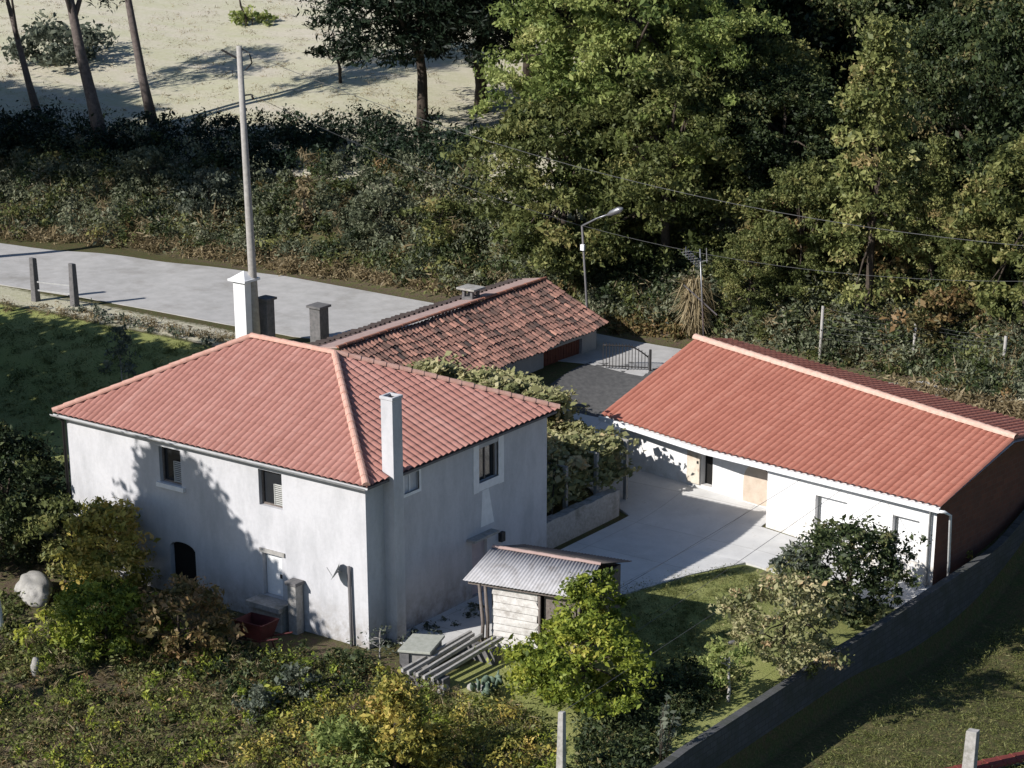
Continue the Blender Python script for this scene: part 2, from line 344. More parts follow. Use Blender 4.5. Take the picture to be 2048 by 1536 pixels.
me.from_pydata(np.stack([GX, GY, GZ], -1).reshape(-1, 3).tolist(), [], fs)
dry = sm((GY-37.5)/2)*sm((10-GX)/10) + .62*sm((GY-18.8)/1.2)*sm((23-GY)/1.5)*sm((-14-GX)/4) + .55*sm((GY-26)/3)*sm((GX-4)/4)*sm((34-GY)/3)
lush = sm((GX-2.5)/1)*sm((12.4-GX)/.4)*sm((GY+6)/3)*sm((16.5-GY)/.6) + .9*sm((-14-GX)/2)*sm((GY-1)/3)*sm((20-GY)/1) + .40*sm((GX-12.6)/.4)*sm((22-GY)/4)
soil = .75*sm((1.2-GY)/1.5)*sm((9-GX)/3) + .7*sm((GY-30.5)/1)*sm((34-GY)/1)
me.polygons.foreach_set('use_smooth', [True]*len(fs))
ca = me.attributes.new('zone', 'FLOAT_COLOR', 'POINT')
ca.data.foreach_set('color', np.stack([np.clip(dry, 0, 1), np.clip(lush, 0, 1), np.clip(soil, 0, 1), np.ones_like(dry)], -1).reshape(-1).astype(np.float32))
me.materials.append(M_ground); o = link_mesh('ground', me); tag(o, kind='structure')

def draped(name, rows, mat, lift=.03, skirt=.12):
    """rows: list of (y, xa, xb) strips or a general list of polylines, laid over the ground"""
    mb = MB(); rows = [np.array(r, float) for r in rows]; n = len(rows[0])
    vs = [];  fs = []
    for r in rows:
        for p in r: vs.append((p[0], p[1], float(terr(p[0], p[1]))+lift))
    for j in range(len(rows)-1):
        for i in range(n-1): fs.append((j*n+i, j*n+i+1, (j+1)*n+i+1, (j+1)*n+i))
    mb.add(vs, fs, True)
    for r, s_ in ((rows[0], 1), (rows[-1], -1)):
        vv = [(p[0], p[1], float(terr(p[0], p[1]))+lift) for p in r] + [(p[0], p[1], float(terr(p[0], p[1]))-skirt) for p in r]
        mb.add(vv, [(i, n+i, n+i+1, i+1)[::s_] for i in range(n-1)])
    o = mb.build(name, mat); return tag(o, kind='structure')
xs = np.arange(-120, 6.1, 1.0)
yn = np.interp(xs, [-120, -50, -36, -23, -10, 6], [14, 21.0, 22.5, 22.8, 26.6, 27.6]); yf = np.interp(xs, [-120, -50, -40, -31, -22, -8, 6], [21, 27.8, 30.0, 31.4, 31.3, 31.0, 31.2])
draped('road', [np.stack([xs, yn*(1-q)+yf*q], 1) for q in np.linspace(0, 1, 12)], M_asph)
# concrete yard: left edge along the house wall, right edge along the lawn, then the strip before the long building
def yardmat():
    m, n, b, g = newmat('yard_concrete'); P = g.outputs['Position']
    c = ramp(n, noise(n, P, 1.6, 9, .7), [(.3, (.50, .495, .485)), (.7, (.62, .61, .59))])
    c = mix(n, ramp(n, noise(n, P, .45, 7, .7), [(.5, (0,0,0)), (.75, (.6,)*3)]), c, (.44, .42, .39))
    t = n.nodes.new('ShaderNodeTexBrick'); t.offset = 0; t.inputs['Scale'].default_value = 1; t.inputs['Brick Width'].default_value = 3.1; t.inputs['Row Height'].default_value = 3.1; t.inputs['Mortar Size'].default_value = .018
    t.inputs['Color1'].default_value = (1, 1, 1, 1); t.inputs['Color2'].default_value = (.93, .93, .93, 1); t.inputs['Mortar'].default_value = (.72, .71, .69, 1); n.links.new(P, t.inputs['Vector'])
    c = mix(n, 1.0, c, t.outputs[0], 'MULTIPLY')
    c = mix(n, ramp(n, noise(n, P, 3.2, 9, .8), [(.56, (0,0,0)), (.66, (.5,)*3)]), c, (.33, .31, .28))
    n.links.new(c, b.inputs['Base Color']); b.inputs['Roughness'].default_value = .9; bump(n, b, noise(n, P, 18, 5), .2, .01); return m
M_yard = yardmat()
ys = np.unique(np.concatenate([np.arange(1.2, 28.1, .25), [14.2, 14.6, 16.8, 17.4]]))
ys = ys[ys < 22.8]; xl = np.interp(ys, [1.2, 10.4, 10.5, 16, 20, 28], [-.32, -.32, -.6, -.6, -8.5, -9.5]); xr = np.interp(ys, [1.2, 3, 8.4, 12, 14.2, 14.6, 16.8, 17.4, 19, 22, 28], [1.4, 2.1, 3.45, 4.5, 5.45, 11.6, 11.9, 4.2, 4.2, -2.5, 2])
draped('yard', [np.stack([xl*(1-q)+xr*q, ys], 1) for q in np.linspace(1, 0, 40)], M_yard, .035, .06)

yd = np.arange(22.6, 28.2, .3)
draped('painted_shade_sheet', [np.stack([np.interp(yd, [22.6, 28], [-9.6, -9.9])*(1-q)+np.interp(yd, [22.6, 28], [-2.8, 2])*q, yd], 1) for q in np.linspace(1, 0, 16)], simple('painted_shade_grey', (.11, .107, .105), (.06, .06, .06), 5, .95, .4), .03, .06)  # dark sheet laid where only shade falls; the shade is in its colour

# ------------------------------------------------------------------ building helpers
def tile_roof(name, parent, mat, planes, seed=1, jitter=.0, tv=.07, rise=.014):
    """real barrel-tile relief: ribs up the slope, overlapping courses; planes: (col(u)->(S,E), nrib, course, amp, normal)"""
    rng = np.random.default_rng(seed); V = []; T = []
    for col, nrib, course, amp, nrm in planes:
        nrm = np.array(nrm, float); nrm /= np.linalg.norm(nrm); us = np.linspace(0, 1, nrib*6+1)
        rt = rng.normal(0, .09, nrib+1); cache = {}
        for i, u in enumerate(us):
            S, E = col(u); h = amp*abs(math.sin(math.pi*u*nrib))**.8; cache[i] = (np.array(S, float), np.array(E, float), h)
        for i in range(len(us)-1):
            S0, E0, h0 = cache[i]; S1, E1, h1 = cache[i+1]; L0 = np.linalg.norm(E0-S0); L1 = np.linalg.norm(E1-S1)
            d0 = (E0-S0)/(L0+1e-9); d1 = (E1-S1)/(L1+1e-9); r = i//6; jt = rng.normal(0, jitter) if i % 6 == 0 else jt
            if i % 6 == 0: off = [rng.normal(0, jitter) for _ in range(60)]; lft = [abs(rng.normal(0, jitter*.5)) for _ in range(60)]
            j = 0
            while j*course < max(L0, L1) and j < 59:
                a = j*course + (off[j] if j else off[j]*.8); b = (j+1)*course + .07
                a0, a1, b0, b1 = min(a, L0), min(a, L1), min(b, L0), min(b, L1)
                up = rise + lft[j]
                if b0-a0 > 1e-3 or b1-a1 > 1e-3:
                    V.append([S0+d0*a0+nrm*(h0+up), S1+d1*a1+nrm*(h1+up), S1+d1*b1+nrm*h1, S0+d0*b0+nrm*h0])
                    T.append(.5+rt[r]+random.Random(seed*7919+r*61+j).gauss(0, tv))
                j += 1
    V = np.array(V) - ORG[parent]
    return link_mesh(name, quads_mesh(name, V, np.array(T), mat), parent)
def caps(mb, P, Q, r=.12, seg=.42, up=.02, seed=0):
    rnd = random.Random(seed); P = np.array(P, float); Q = np.array(Q, float); L = np.linalg.norm(Q-P); t = (Q-P)/L
    a = unit(np.cross(t, [0, 0, 1.])); b = np.cross(a, t); n = max(1, int(L/seg))
    for i in range(n):
        p = P+t*L*i/n; q = P+t*(L*(i+1)/n+.05); dz = rnd.uniform(-.006, .006); vs = []
        for c_, rr in ((p, r*1.06), (q, r*.9)):
            vs += [c_+a*rr*math.cos(k)+b*(rr*math.sin(k)*.9+up+dz-.05) for k in np.linspace(math.pi*1.03, -.03*math.pi, 8)]
        mb.add(vs, [(k, k+1, 9+k, 8+k) for k in range(7)] + [tuple(range(7, -1, -1))], False)
def wall_panel(mb, p0, p1, z0, z1, holes=(), depth=.22, rmb=None):
    """outer face of a wall from p0 to p1 (outside on the right hand), with real openings and their reveals"""
    p0 = np.array([*p0, 0.]); p1 = np.array([*p1, 0.]); d = p1-p0; L = np.linalg.norm(d); d /= L; n = np.array([d[1], -d[0], 0])
    us = sorted({0, L, *[h[0] for h in holes], *[h[1] for h in holes]}); zs = sorted({z0, z1, *[h[2] for h in holes], *[h[3] for h in holes]})
    pt = lambda u, z, o=0: p0+d*u-n*o+np.array([0, 0, z])
    for i in range(len(us)-1):
        for j in range(len(zs)-1):
            uc, zc = (us[i]+us[i+1])/2, (zs[j]+zs[j+1])/2
            if any(h[0] < uc < h[1] and h[2] < zc < h[3] for h in holes): continue
            mb.add([pt(us[i], zs[j]), pt(us[i+1], zs[j]), pt(us[i+1], zs[j+1]), pt(us[i], zs[j+1])], [(0, 1, 2, 3)])
    for a, b, c, e in [h[:4] for h in holes]:
        for q in ([(a, c, 0), (a, e, 0), (a, e, depth), (a, c, depth)], [(b, c, 0), (b, c, depth), (b, e, depth), (b, e, 0)],
                  [(a, e, 0), (b, e, 0), (b, e, depth), (a, e, depth)], [(a, c, 0), (a, c, depth), (b, c, depth), (b, c, 0)]):
            mb.add([pt(*k) for k in q], [(0, 1, 2, 3)])
    return pt, d, n
def wbox(mb, pt, u0, u1, z0, z1, o0, o1):                   # box in wall coordinates, o = depth behind the face (negative: proud)
    return mb.hexa([pt(u0, z0, o0), pt(u1, z0, o0), pt(u1, z0, o1), pt(u0, z0, o1)], [pt(u0, z1, o0), pt(u1, z1, o0), pt(u1, z1, o1), pt(u0, z1, o1)])

# ------------------------------------------------------------------ two-storey house with the pink hip roof
A = thing('house', 'two storey white house with pink hip roof and tall flue', 'house', (-6.9, 5.2, 0))
ZE = 5.6; PL_ = (-9.34, 5.232, 7.82); PR_ = (-5.59, 5.232, 7.82); XL, YB = -13.86, 10.464
wm = MB(); H1 = (4.36, 5.34, 3.95, 5.2); H2 = (8.79, 9.79, 4.02, 5.24); HD = (8.81, 9.66, .9, 2.4); HA = (4.61, 5.79, -.2, 1.95)
ptF, dF, nF = wall_panel(wm, (-13.56, .3), (-.3, .3), -1.3, 5.5, [H1, H2, HD, HA], .24)
W1 = (5.9, 7.0, 4.0, 5.2); W2 = (1.93, 2.7, 4.7, 5.3); W3 = (5.5, 6.35, .05, 2.05)
ptR, dR, nR = wall_panel(wm, (-.3, .3), (-.3, 10.16), -1.3, 5.5, [W1, W2, W3], .2)
wall_panel(wm, (-.3, 10.16), (-13.56, 10.16), -1.3, 5.5); wall_panel(wm, (-13.56, 10.16), (-13.56, .3), -1.3, 5.5)
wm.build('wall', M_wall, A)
def clipcol(P, Q, updir, apexes):                            # columns run straight up the slope until they meet a hip or the ridge
    P = np.array(P, float); Q = np.array(Q, float); L = np.linalg.norm(Q-P); uv = np.array(updir, float)
    xs_, ls_ = zip(*apexes)
    return lambda u: (P+(Q-P)*u, P+(Q-P)*u+uv*float(np.interp(u*L, xs_, ls_)))
sl = (7.82-ZE)/5.232; upF = (0, 1, sl); upB = (0, -1, sl); slR = (7.82-ZE)/5.59; upR = (-1, 0, slR); slL = (7.82-ZE)/4.52; upL = (1, 0, slL)
planes = [(clipcol((XL, 0, ZE), (0, 0, ZE), upF, [(0, 0), (4.52, 5.232), (8.27, 5.232), (13.86, 0)]), 54, .40, .06, (0, -sl, 1)),
          (clipcol((0, 0, ZE), (0, YB, ZE), upR, [(0, 0), (5.232, 5.59), (YB, 0)]), 35, .42, .075, (slR, 0, 1)),
          (clipcol((0, YB, ZE), (XL, YB, ZE), upB, [(0, 0), (5.59, 5.232), (9.34, 5.232), (13.86, 0)]), 58, .40, .045, (0, sl, 1)),
          (clipcol((XL, YB, ZE), (XL, 0, ZE), upL, [(0, 0), (5.232, 4.52), (YB, 0)]), 44, .40, .045, (-slL, 0, 1))]
roofA = tile_roof('roof', A, M_tile, planes, 3, .003)
mb = MB()
for P, Q, s_ in (((XL, 0, ZE), PL_, 1), ((0, 0, ZE), PR_, 2), ((0, YB, ZE), PR_, 3), ((XL, YB, ZE), PL_, 4), (PL_, PR_, 5)):
    caps(mb, np.array(P)+[0, 0, .07], np.array(Q)+[0, 0, .06], .125, .42, .05, s_)
mb.build('ridge_cap', M_cap, roofA)
MB().box(XL+.05, -.05, .05, YB-.05, 5.47, 5.55).build('soffit', M_soffit, A)
g_ = MB(); vs = []; n_ = 7
for x in (XL-.02, .03): vs += [(x, -.05+.075*math.cos(k), 5.57+.075*math.sin(k)) for k in np.linspace(math.pi, 2*math.pi, n_)]
g_.add(vs, [(i, i+1, n_+i+1, n_+i) for i in range(n_-1)], True); g_.tube([(XL-.02, -.125, 5.575), (.03, -.125, 5.575)], .016, 6)
g_.build('gutter', M_gutter, A)
MB().tube([(XL+.22, -.03, 5.52), (XL+.24, .22, 5.3), (XL+.24, .22, -.6)], .06, 8).build('downpipe', M_black, A)
def window_louvre(pt, h, mat_frame, shut=True):
    a, b, c, e = h; fr = MB()
    wbox(fr, pt, a, a+.06, c, e, .15, .20); wbox(fr, pt, b-.06, b, c, e, .15, .20); wbox(fr, pt, a+.06, b-.06, e-.06, e, .152, .20); wbox(fr, pt, a+.06, b-.06, c, c+.06, .152, .20)
    wnd = fr.build('window', mat_frame, A)
    p = MB(); wbox(p, pt, a+.05, b-.05, c+.05, e-.05, .205, .22); p.build('pane', M_glass, wnd)
    if shut:
        l = MB(); u0 = a+(b-a)*.56; u1 = b-.07; z0 = c+.07; z1 = c+(e-c)*.64; wbox(l, pt, u0, u0+.03, z0, z1, .10, .13); wbox(l, pt, u1-.03, u1, z0, z1, .10, .13)
        for k in range(11):
            z = z0+.02+(z1-z0-.05)*k/10.; l.hexa([pt(u0+.03, z, .10), pt(u1-.03, z, .10), pt(u1-.03, z-.0, .115), pt(u0+.03, z, .115)], [pt(u0+.03, z+.03, .125), pt(u1-.03, z+.03, .125), pt(u1-.03, z+.03, .14), pt(u0+.03, z+.03, .14)])
        l.build('shutter', M_louver, wnd)
    return wnd
wa = window_louvre(ptF, H1, M_wood); wb_ = window_louvre(ptF, H2, M_wood)
s_ = MB(); wbox(s_, ptF, H1[0]-.12, H1[1]+.14, H1[2]-.16, H1[2]-.005, -.10, .1); s_.build('sill', M_trim, wa)
d_ = MB(); wbox(d_, ptF, HD[0]+.02, HD[1]-.02, HD[2]+.01, HD[3]-.02, .18, .22); dr = d_.build('door', M_trim, A)
h_ = MB(); wbox(h_, ptF, HD[0]+.62, HD[0]+.72, 1.55, 1.68, .14, .182); h_.build('handle', M_black, dr)
k_ = MB(); wbox(k_, ptF, HD[0]-.08, HD[1]+.15, HD[3]+.003, HD[3]+.14, -.05, .05); k_.build('lintel', M_granite, A)
s2 = MB(); wbox(s2, ptF, HD[0]-.15, HD[1]+.45, .72, .89, -.75, .02); wbox(s2, ptF, HD[0], HD[1]+.4, -.9, .717, -.6, -.003); s2.build('doorstep', M_granite, A)
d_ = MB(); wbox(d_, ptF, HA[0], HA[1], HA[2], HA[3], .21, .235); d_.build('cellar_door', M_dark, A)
ar = MB(); n = 12; us = np.linspace(HA[0], HA[1], n); cz = lambda u: HA[3]-.28+.28*math.sqrt(max(0, 1-((u-(HA[0]+HA[1])/2)/.6)**2))
for i in range(n-1):                                         # rounded head of the opening
    ar.hexa([ptF(us[i], cz(us[i]), .004), ptF(us[i+1], cz(us[i+1]), .004), ptF(us[i+1], cz(us[i+1]), .2), ptF(us[i], cz(us[i]), .2)],
            [ptF(us[i], HA[3]+.01, .004), ptF(us[i+1], HA[3]+.01, .004), ptF(us[i+1], HA[3]+.01, .2), ptF(us[i], HA[3]+.01, .2)])
ar.build('arch', M_wall, A)
# right hand wall: framed window, small window, door, patch of white plaster, meter box
fr = MB()
a, b, c, e = W1
wbox(fr, ptR, a-.3, a, c-.3, e+.22, -.03, .05); wbox(fr, ptR, b, b+.3, c-.3, e+.18, -.03, .05); wbox(fr, ptR, a, b, c-.28, c, -.028, .05)
wnd = fr.build('window', M_trim, A); p = MB(); wbox(p, ptR, a, b, c, e, .17, .195); p.build('pane', M_glass, wnd)
p = MB(); wbox(p, ptR, a+.5, a+.56, c, e, .14, .168); wbox(p, ptR, a, a+.05, c, e, .14, .168); wbox(p, ptR, b-.05, b, c, e, .14, .168); p.build('frame', M_wood, wnd)
fr = MB(); a, b, c, e = W2; wbox(fr, ptR, a-.08, a, c-.1, e+.1, -.02, .04); wbox(fr, ptR, b, b+.1, c-.1, e+.1, -.02, .04); wbox(fr, ptR, a, b, c-.1, c, -.018, .04)
wnd = fr.build('window', M_trim, A); p = MB(); wbox(p, ptR, a, b, c, e, .1, .13); p.build('pane', simple('frosted_glass', (.55, .56, .6), None, 3, .3, 0), wnd)
p = MB(); wbox(p, ptR, (a+b)/2-.025, (a+b)/2+.025, c, e, .07, .098); p.build('frame', M_trim, wnd)
p = MB(); a, b, c, e = W3; wbox(p, ptR, a, b, c, e, .12, .16); p.build('door', simple('pale_pink_door', (.50, .42, .42), (.40, .34, .35), 4, .7, .1), A)
pl = MB(); pl.hexa([ptR(6.0, 2.42, -.012), ptR(6.75, 2.42, -.012), ptR(6.75, 2.42, .02), ptR(6.0, 2.42, .02)], [ptR(6.1, 3.69, -.012), ptR(6.45, 3.69, -.012), ptR(6.45, 3.69, .02), ptR(6.1, 3.69, .02)])
pl.build('plaster_patch', M_trim, A)
p = MB(); wbox(p, ptR, 7.0, 7.22, 1.62, 1.95, -.14, .02); p.build('meter_box', M_black, A)
p = MB(); wbox(p, ptR, 5.2, 6.6, 2.14, 2.22, -.35, .02); p.build('door_canopy', M_granite, A)
ch = MB(); ch.box(-.34, .13, 1.2, 1.68, -.6, 8.12); ch.box(-.37, .16, 1.17, 1.26, 8.12, 8.22).box(-.37, .16, 1.62, 1.71, 8.12, 8.22).box(-.37, -.28, 1.26, 1.62, 8.12, 8.22).box(.07, .16, 1.26, 1.62, 8.12, 8.22)
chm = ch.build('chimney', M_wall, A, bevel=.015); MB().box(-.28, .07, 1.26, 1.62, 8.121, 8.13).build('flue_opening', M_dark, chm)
ds = MB(); pc = ptF(12.2, 2.54, -.32); n = 12; vs = [pc+np.array([0, .10, 0])]
tl = np.array([-.75, -.45, .45]); tl /= np.linalg.norm(tl); aa = unit(np.cross(tl, [0, 0, 1.])); bb = np.cross(aa, tl)
vs = [pc-tl*.08]+[pc+.16*(aa*math.cos(k)+bb*math.sin(k))-tl*.05 for k in np.linspace(0, 6.283, n, endpoint=False)]+[pc+.32*(aa*math.cos(k)+bb*math.sin(k)) for k in np.linspace(0, 6.283, n, endpoint=False)]
ds.add(vs, [(0, 1+i, 1+(i+1) % n) for i in range(n)]+[(1+i, 1+n+i, 1+n+(i+1) % n, 1+(i+1) % n) for i in range(n)], True)
ds.bar(pc-tl*.05, ptF(12.2, 2.45, .0), .04, .04); ds.bar(pc-bb*.2, pc+tl*.3, .02, .02); ds.build('satellite_dish', M_gutter, A)
MB().tube([ptF(12.58, 2.72, -.10), ptF(12.6, 1.2, -.10), ptF(12.63, -.5, -.11)], .055, 8).build('drainpipe', M_soffit, A)
t = thing('gatepost', 'short square granite post with dark cap against the front wall of the white house', 'post', (-3.15, .0, -.2))
MB().box(-3.34, -2.98, -.12, .24, -.6, 1.68).build('shaft', M_granite, t, bevel=.02); MB().box(-3.40, -2.92, -.18, .27, 1.68, 1.80).build('cap', M_darkstone, t, bevel=.02)

# ------------------------------------------------------------------ long low white building on the right
Bd = thing('house', 'long low white building with red gable roof beside the concrete yard', 'house', (4, 22, 0))
eL, eK, eR = np.array([-3.85, 18.78, 2.7]), np.array([1.72, 17.42, 2.7]), np.array([11.69, 16.43, 2.7]); rL, rR = np.array([-2.74, 23.85, 4.8]), np.array([12.47, 20.51, 4.25])
bL, bR = atZ(1458, 680, 4.25), atZ(2110, 862, 3.55)
kk = np.linalg.norm(eK-eL)/(np.linalg.norm(eK-eL)+np.linalg.norm(eR-eK))
def eaveB(u): return eL+(eK-eL)*(u/kk) if u < kk else eK+(eR-eK)*((u-kk)/(1-kk))
nF_ = np.cross(eR-eL, rL-eL); nB_ = np.cross(bL-bR, rR-bR)
roofB = tile_roof('roof', Bd, M_tile_b, [(lambda u: (eaveB(u), rL+(rR-rL)*u), 56, .42, .085, nF_), (lambda u: (bR+(bL-bR)*u, rR+(rL-rR)*u), 56, .42, .085, nB_)], 5, .003)
mb = MB(); caps(mb, rL+[0, 0, .06], rR+[0, 0, .06], .16, .42, .06, 6); mb.build('ridge_cap', M_cap_b, roofB)
wb = MB()
RH1, RH2 = (2.1, 3.45, .5, 1.88), (5.33, 6.42, .46, 1.86); LH = (4.05, 4.6, .62, 2.3)
ptB, dB, nB = wall_panel(wb, (4.35, 17.5), (11.4, 16.85), -1.6, 2.66, [RH1, RH2], .34)
ptL, dL, nL = wall_panel(wb, (-3.5, 19.7), (4.35, 18.7), -.4, 2.9, [LH], .3)
wall_panel(wb, (4.35, 18.7), (4.35, 17.5), -.6, 2.66); bw0, bw1 = bL[:2]+[.25, -.35], bR[:2]+[-.3, -.35]; wall_panel(wb, tuple(bw0), (-3.5, 19.7), -.4, 2.66); wall_panel(wb, tuple(bw1), tuple(bw0), -.4, 3.4)
wb.add([(-3.5, 19.7, 2.66), (bw0[0], bw0[1], 2.66), (bw0[0], bw0[1], 4.1), (-2.6, 23.85, 4.7)], [(0, 3, 2, 1)])
wb.build('wall', M_wall_b, Bd)
gb = MB(); wall_panel(gb, (11.4, 16.85), tuple(bw1), -1.8, 2.58); gb.add([(11.4, 16.85, 2.58), (bw1[0], bw1[1], 2.58), (bw1[0], bw1[1], 3.38), (12.0, 20.55, 4.14)], [(0, 1, 2, 3)]); gb.build('brick_gable', M_brick, Bd)
MB().add([tuple(eL+[.1, .1, -.1]), tuple(eK+[0, .1, -.1]), tuple(eR+[-.1, .1, -.1]), tuple(rR+[0, 0, -.12]), tuple(rL+[0, 0, -.12])], [(4, 3, 2, 1, 0)]).add([tuple(bL+[.1, -.1, -.1]), tuple(bR+[-.1, -.1, -.1]), tuple(rR+[0, 0, -.125]), tuple(rL+[0, 0, -.125])], [(0, 1, 2, 3)]).build('soffit', M_trim, Bd)
fa = MB(); dn = np.array([0, -.03, -.02])
for P, Q in ((eL, eK), (eK, eR)): fa.bar(P+dn+[0, 0, -.09], Q+dn+[0, 0, -.09], .10, .17)
fa.build('gutter', M_trim, Bd)
for h, nm in ((RH1, 0), (RH2, 1)):
    a, b, c, e = h; fr = MB(); wbox(fr, ptB, a, a+.06, c, e, .20, .32); wbox(fr, ptB, b-.06, b, c, e, .20, .32); wbox(fr, ptB, a+.06, b-.06, e-.06, e, .202, .32); wbox(fr, ptB, a+.06, b-.06, c, c+.06, .202, .32)
    wn = fr.build('window', M_louver, Bd); p = MB(); wbox(p, ptB, a+.05, b-.05, c+.05, e-.05, .30, .33)
    for k in range(9): z = c+.08+(e-c-.15)*k/9.; wbox(p, ptB, a+.065, b-.065, z, z+.125, .26, .301)
    p.build('roller_shutter', M_trim, wn)
    s_ = MB(); wbox(s_, ptB, a-.07, b+.07, c-.07, c-.003, -.06, .1); s_.build('sill', M_trim, wn)
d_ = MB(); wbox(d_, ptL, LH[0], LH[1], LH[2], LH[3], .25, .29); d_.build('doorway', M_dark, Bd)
d_ = MB(); wbox(d_, ptL, 3.42, 4.03, .62, 2.3, -.09, -.03); dd = d_.build('door', simple('stained_cream_door', (.62, .57, .48), (.50, .42, .33), 3, .8, .1, (.34, .22, .15), 2.2), Bd, bevel=.01)
h_ = MB(); wbox(h_, ptL, 3.92, 3.98, 1.45, 1.55, -.13, -.092); h_.build('handle', M_black, dd)
ap = MB(); n = 14; th = np.linspace(0, math.pi, n); top = [(6.72-.62*math.cos(q), 1.25+.78*math.sin(q)) for q in th]; ring = [(6.1, .48)]+top+[(7.34, .48)]; m_ = len(ring)
ap.add([ptL(u, z, -.05) for u, z in ring]+[ptL(u, z, .02) for u, z in ring], [tuple(range(m_-1, -1, -1))]+[(i, (i+1) % m_, m_+(i+1) % m_, m_+i) for i in range(m_)])
ap.build('arched_panel', simple('beige_panel', (.56, .47, .38), (.46, .37, .29), 4, .85, .2), Bd)  # flat beige panel with a rounded top
dp = MB(); q0 = ptB(6.88, 0, -.09); dp.tube([eR+[-.35, -.02, -.16], q0+[0, 0, 2.3], q0+[0, 0, -1.2]], .05, 8); dp.build('downpipe', M_gutter, Bd)
dp = MB(); dp.tube([eR+[-.02, -.03, -.14], eR+[.16, .0, -.13], (11.86, 16.95, 2.3), (11.84, 17.2, -.6)], .055, 8); dp.build('downpipe', M_trim, Bd)

# ------------------------------------------------------------------ old tiled barn behind
S = thing('barn', 'old barn with mossy clay tiles between the white house and the road', 'barn', (-14, 22, 1))
tr0, tr1 = np.array([-14.1, 15.2, 4.5]), np.array([-14.1, 29.6, 4.55])
def oldcol(u):
    y = 15.2+14.2*u; sag = .09*math.sin(math.pi*u*1.3)+.04*math.sin(u*23)
    return (np.array([-10.45+.05*math.sin(u*31), y, 2.98-sag]), np.array([-14.05, y+.15, 4.5-sag*.6]))
rfS = tile_roof('roof', S, M_tile_old, [(oldcol, 60, .42, .10, (1.5, 0, 3.6))], 9, .035, .2, .03)
mb = MB(); caps(mb, (-13.98, 15.2, 4.60), (-13.98, 29.5, 4.64), .09, .5, .03, 8); mb.build('ridge_cap', tilemat('ridge_clay', [(0, (.34, .15, .10)), (1, (.42, .2, .14))], (.2, .1, .08), .5), rfS)
M_sheet = simple('pink_fibre_sheet', (.40, .29, .26), (.33, .23, .205), 2, .9, .15, (.28, .20, .18), .8)
MB().slab([(-15.45, 15.2, 4.36), (-13.98, 15.2, 4.62), (-13.98, 29.5, 4.66), (-15.5, 29.5, 4.40)], .07).slab([(-17.7, 15.2, 3.1), (-15.4, 15.2, 4.28), (-15.4, 29.5, 4.32), (-17.7, 29.5, 3.12)], .06).build('sheet_roof', M_sheet, rfS)
st = MB(); rn = random.Random(5)
for k in range(44):
    y = 15.4+k*.32+rn.uniform(-.04, .04); caps(st, (-15.66-rn.uniform(0, .12), y, 4.34), (-15.1, y, 4.46), .085, .5, .05, k)
st.build('edge_tiles', M_tile_old, rfS)
ws = MB(); SD = (9.4, 12.3, .4, 2.72)
ptS, _, _ = wall_panel(ws, (-10.9, 15.6), (-10.9, 29.0), -.5, 2.95, [SD], .2); wall_panel(ws, (-10.9, 29.0), (-17.3, 29.0), -.5, 3.05); wall_panel(ws, (-17.3, 29.0), (-17.3, 15.6), -.5, 3.1); wall_panel(ws, (-17.3, 15.6), (-10.9, 15.6), -.5, 3.05)
for y, o_ in ((15.6, 1), (29.0, -1)): ws.add([(-17.3, y, 3.05), (-10.9, y, 3.0), (-14.1, y, 4.38)], [(0, 1, 2)[::o_]])
ws.build('wall', plastermat('old_grey_plaster', (.36, .35, .34), (.24, .23, .22), (.14, .12, .1), .7), S)
p = MB(); wbox(p, ptS, *SD, .15, .19)
for k in range(14): u = SD[0]+.1+k*.2; wbox(p, ptS, u, u+.16, SD[2], SD[3], .13, .149)
p.build('door', M_woodred, S)
cb = atZ(942, 603, 4.4); cx, cy, cz_ = cb; ck = MB(); ck.box(cx-.28, cx+.28, cy-.28, cy+.28, cz_-.8, cz_+.25)
for i in (-1, 1):
    for j in (-1, 1): ck.box(cx+i*.21-.06, cx+i*.21+.06, cy+j*.21-.06, cy+j*.21+.06, cz_+.25, cz_+.55)
ck_ = ck.build('chimney', M_darkstone, S); MB().box(cx-.48, cx+.48, cy-.42, cy+.42, cz_+.55, cz_+.64).build('chimney_slab', M_granite, ck_, bevel=.02)

# ------------------------------------------------------------------ hut with the corrugated roof
Hh = thing('hut', 'small board hut under a grey corrugated roof on the lawn', 'hut', (4, 3.8, 0))
TL, TR, BR, BL = np.array([1.76, 4.19, 2.8]), np.array([5.49, 4.86, 2.8]), np.array([6.05, 3.07, 2.3]), np.array([2.01, 2.23, 2.3])
def corrugated(Bl, Br, Tr, Tl, nw, amp, name, parent, mat):
    mb = MB(); n = nw*8+1; nr = unit(np.cross(Br-Bl, Tl-Bl)); vs = []
    for q in (0, .5, 1):
        for u in np.linspace(0, 1, n): vs.append((Bl+(Br-Bl)*u)*(1-q)+(Tl+(Tr-Tl)*u)*q+nr*amp*math.sin(u*nw*2*math.pi))
    mb.add(vs, [(r*n+i, r*n+i+1, (r+1)*n+i+1, (r+1)*n+i) for r in range(2) for i in range(n-1)], True); o = mb.build(name, mat, parent)
    m = o.modifiers.new('thick', 'SOLIDIFY'); m.thickness = .012; return o
rH = corrugated(BL, BR, TR, TL, 34, .010, 'roof', Hh, M_corr)
XL2, XR2 = np.array([1.6, 6.1, 2.28]), np.array([5.45, 6.8, 2.3]); corrugated(XR2, XL2, TL+[0, .02, .0], TR+[0, .02, 0], 34, .022, 'rear_roof', Hh, M_wood)
mb = MB(); caps(mb, TL+[0, 0, .02], TR+[0, 0, .02], .075, .4, .03, 3); mb.build('ridge_cap', M_sheet, rH)
bd = MB(); rn = random.Random(3)
zz = -.25; k = 0
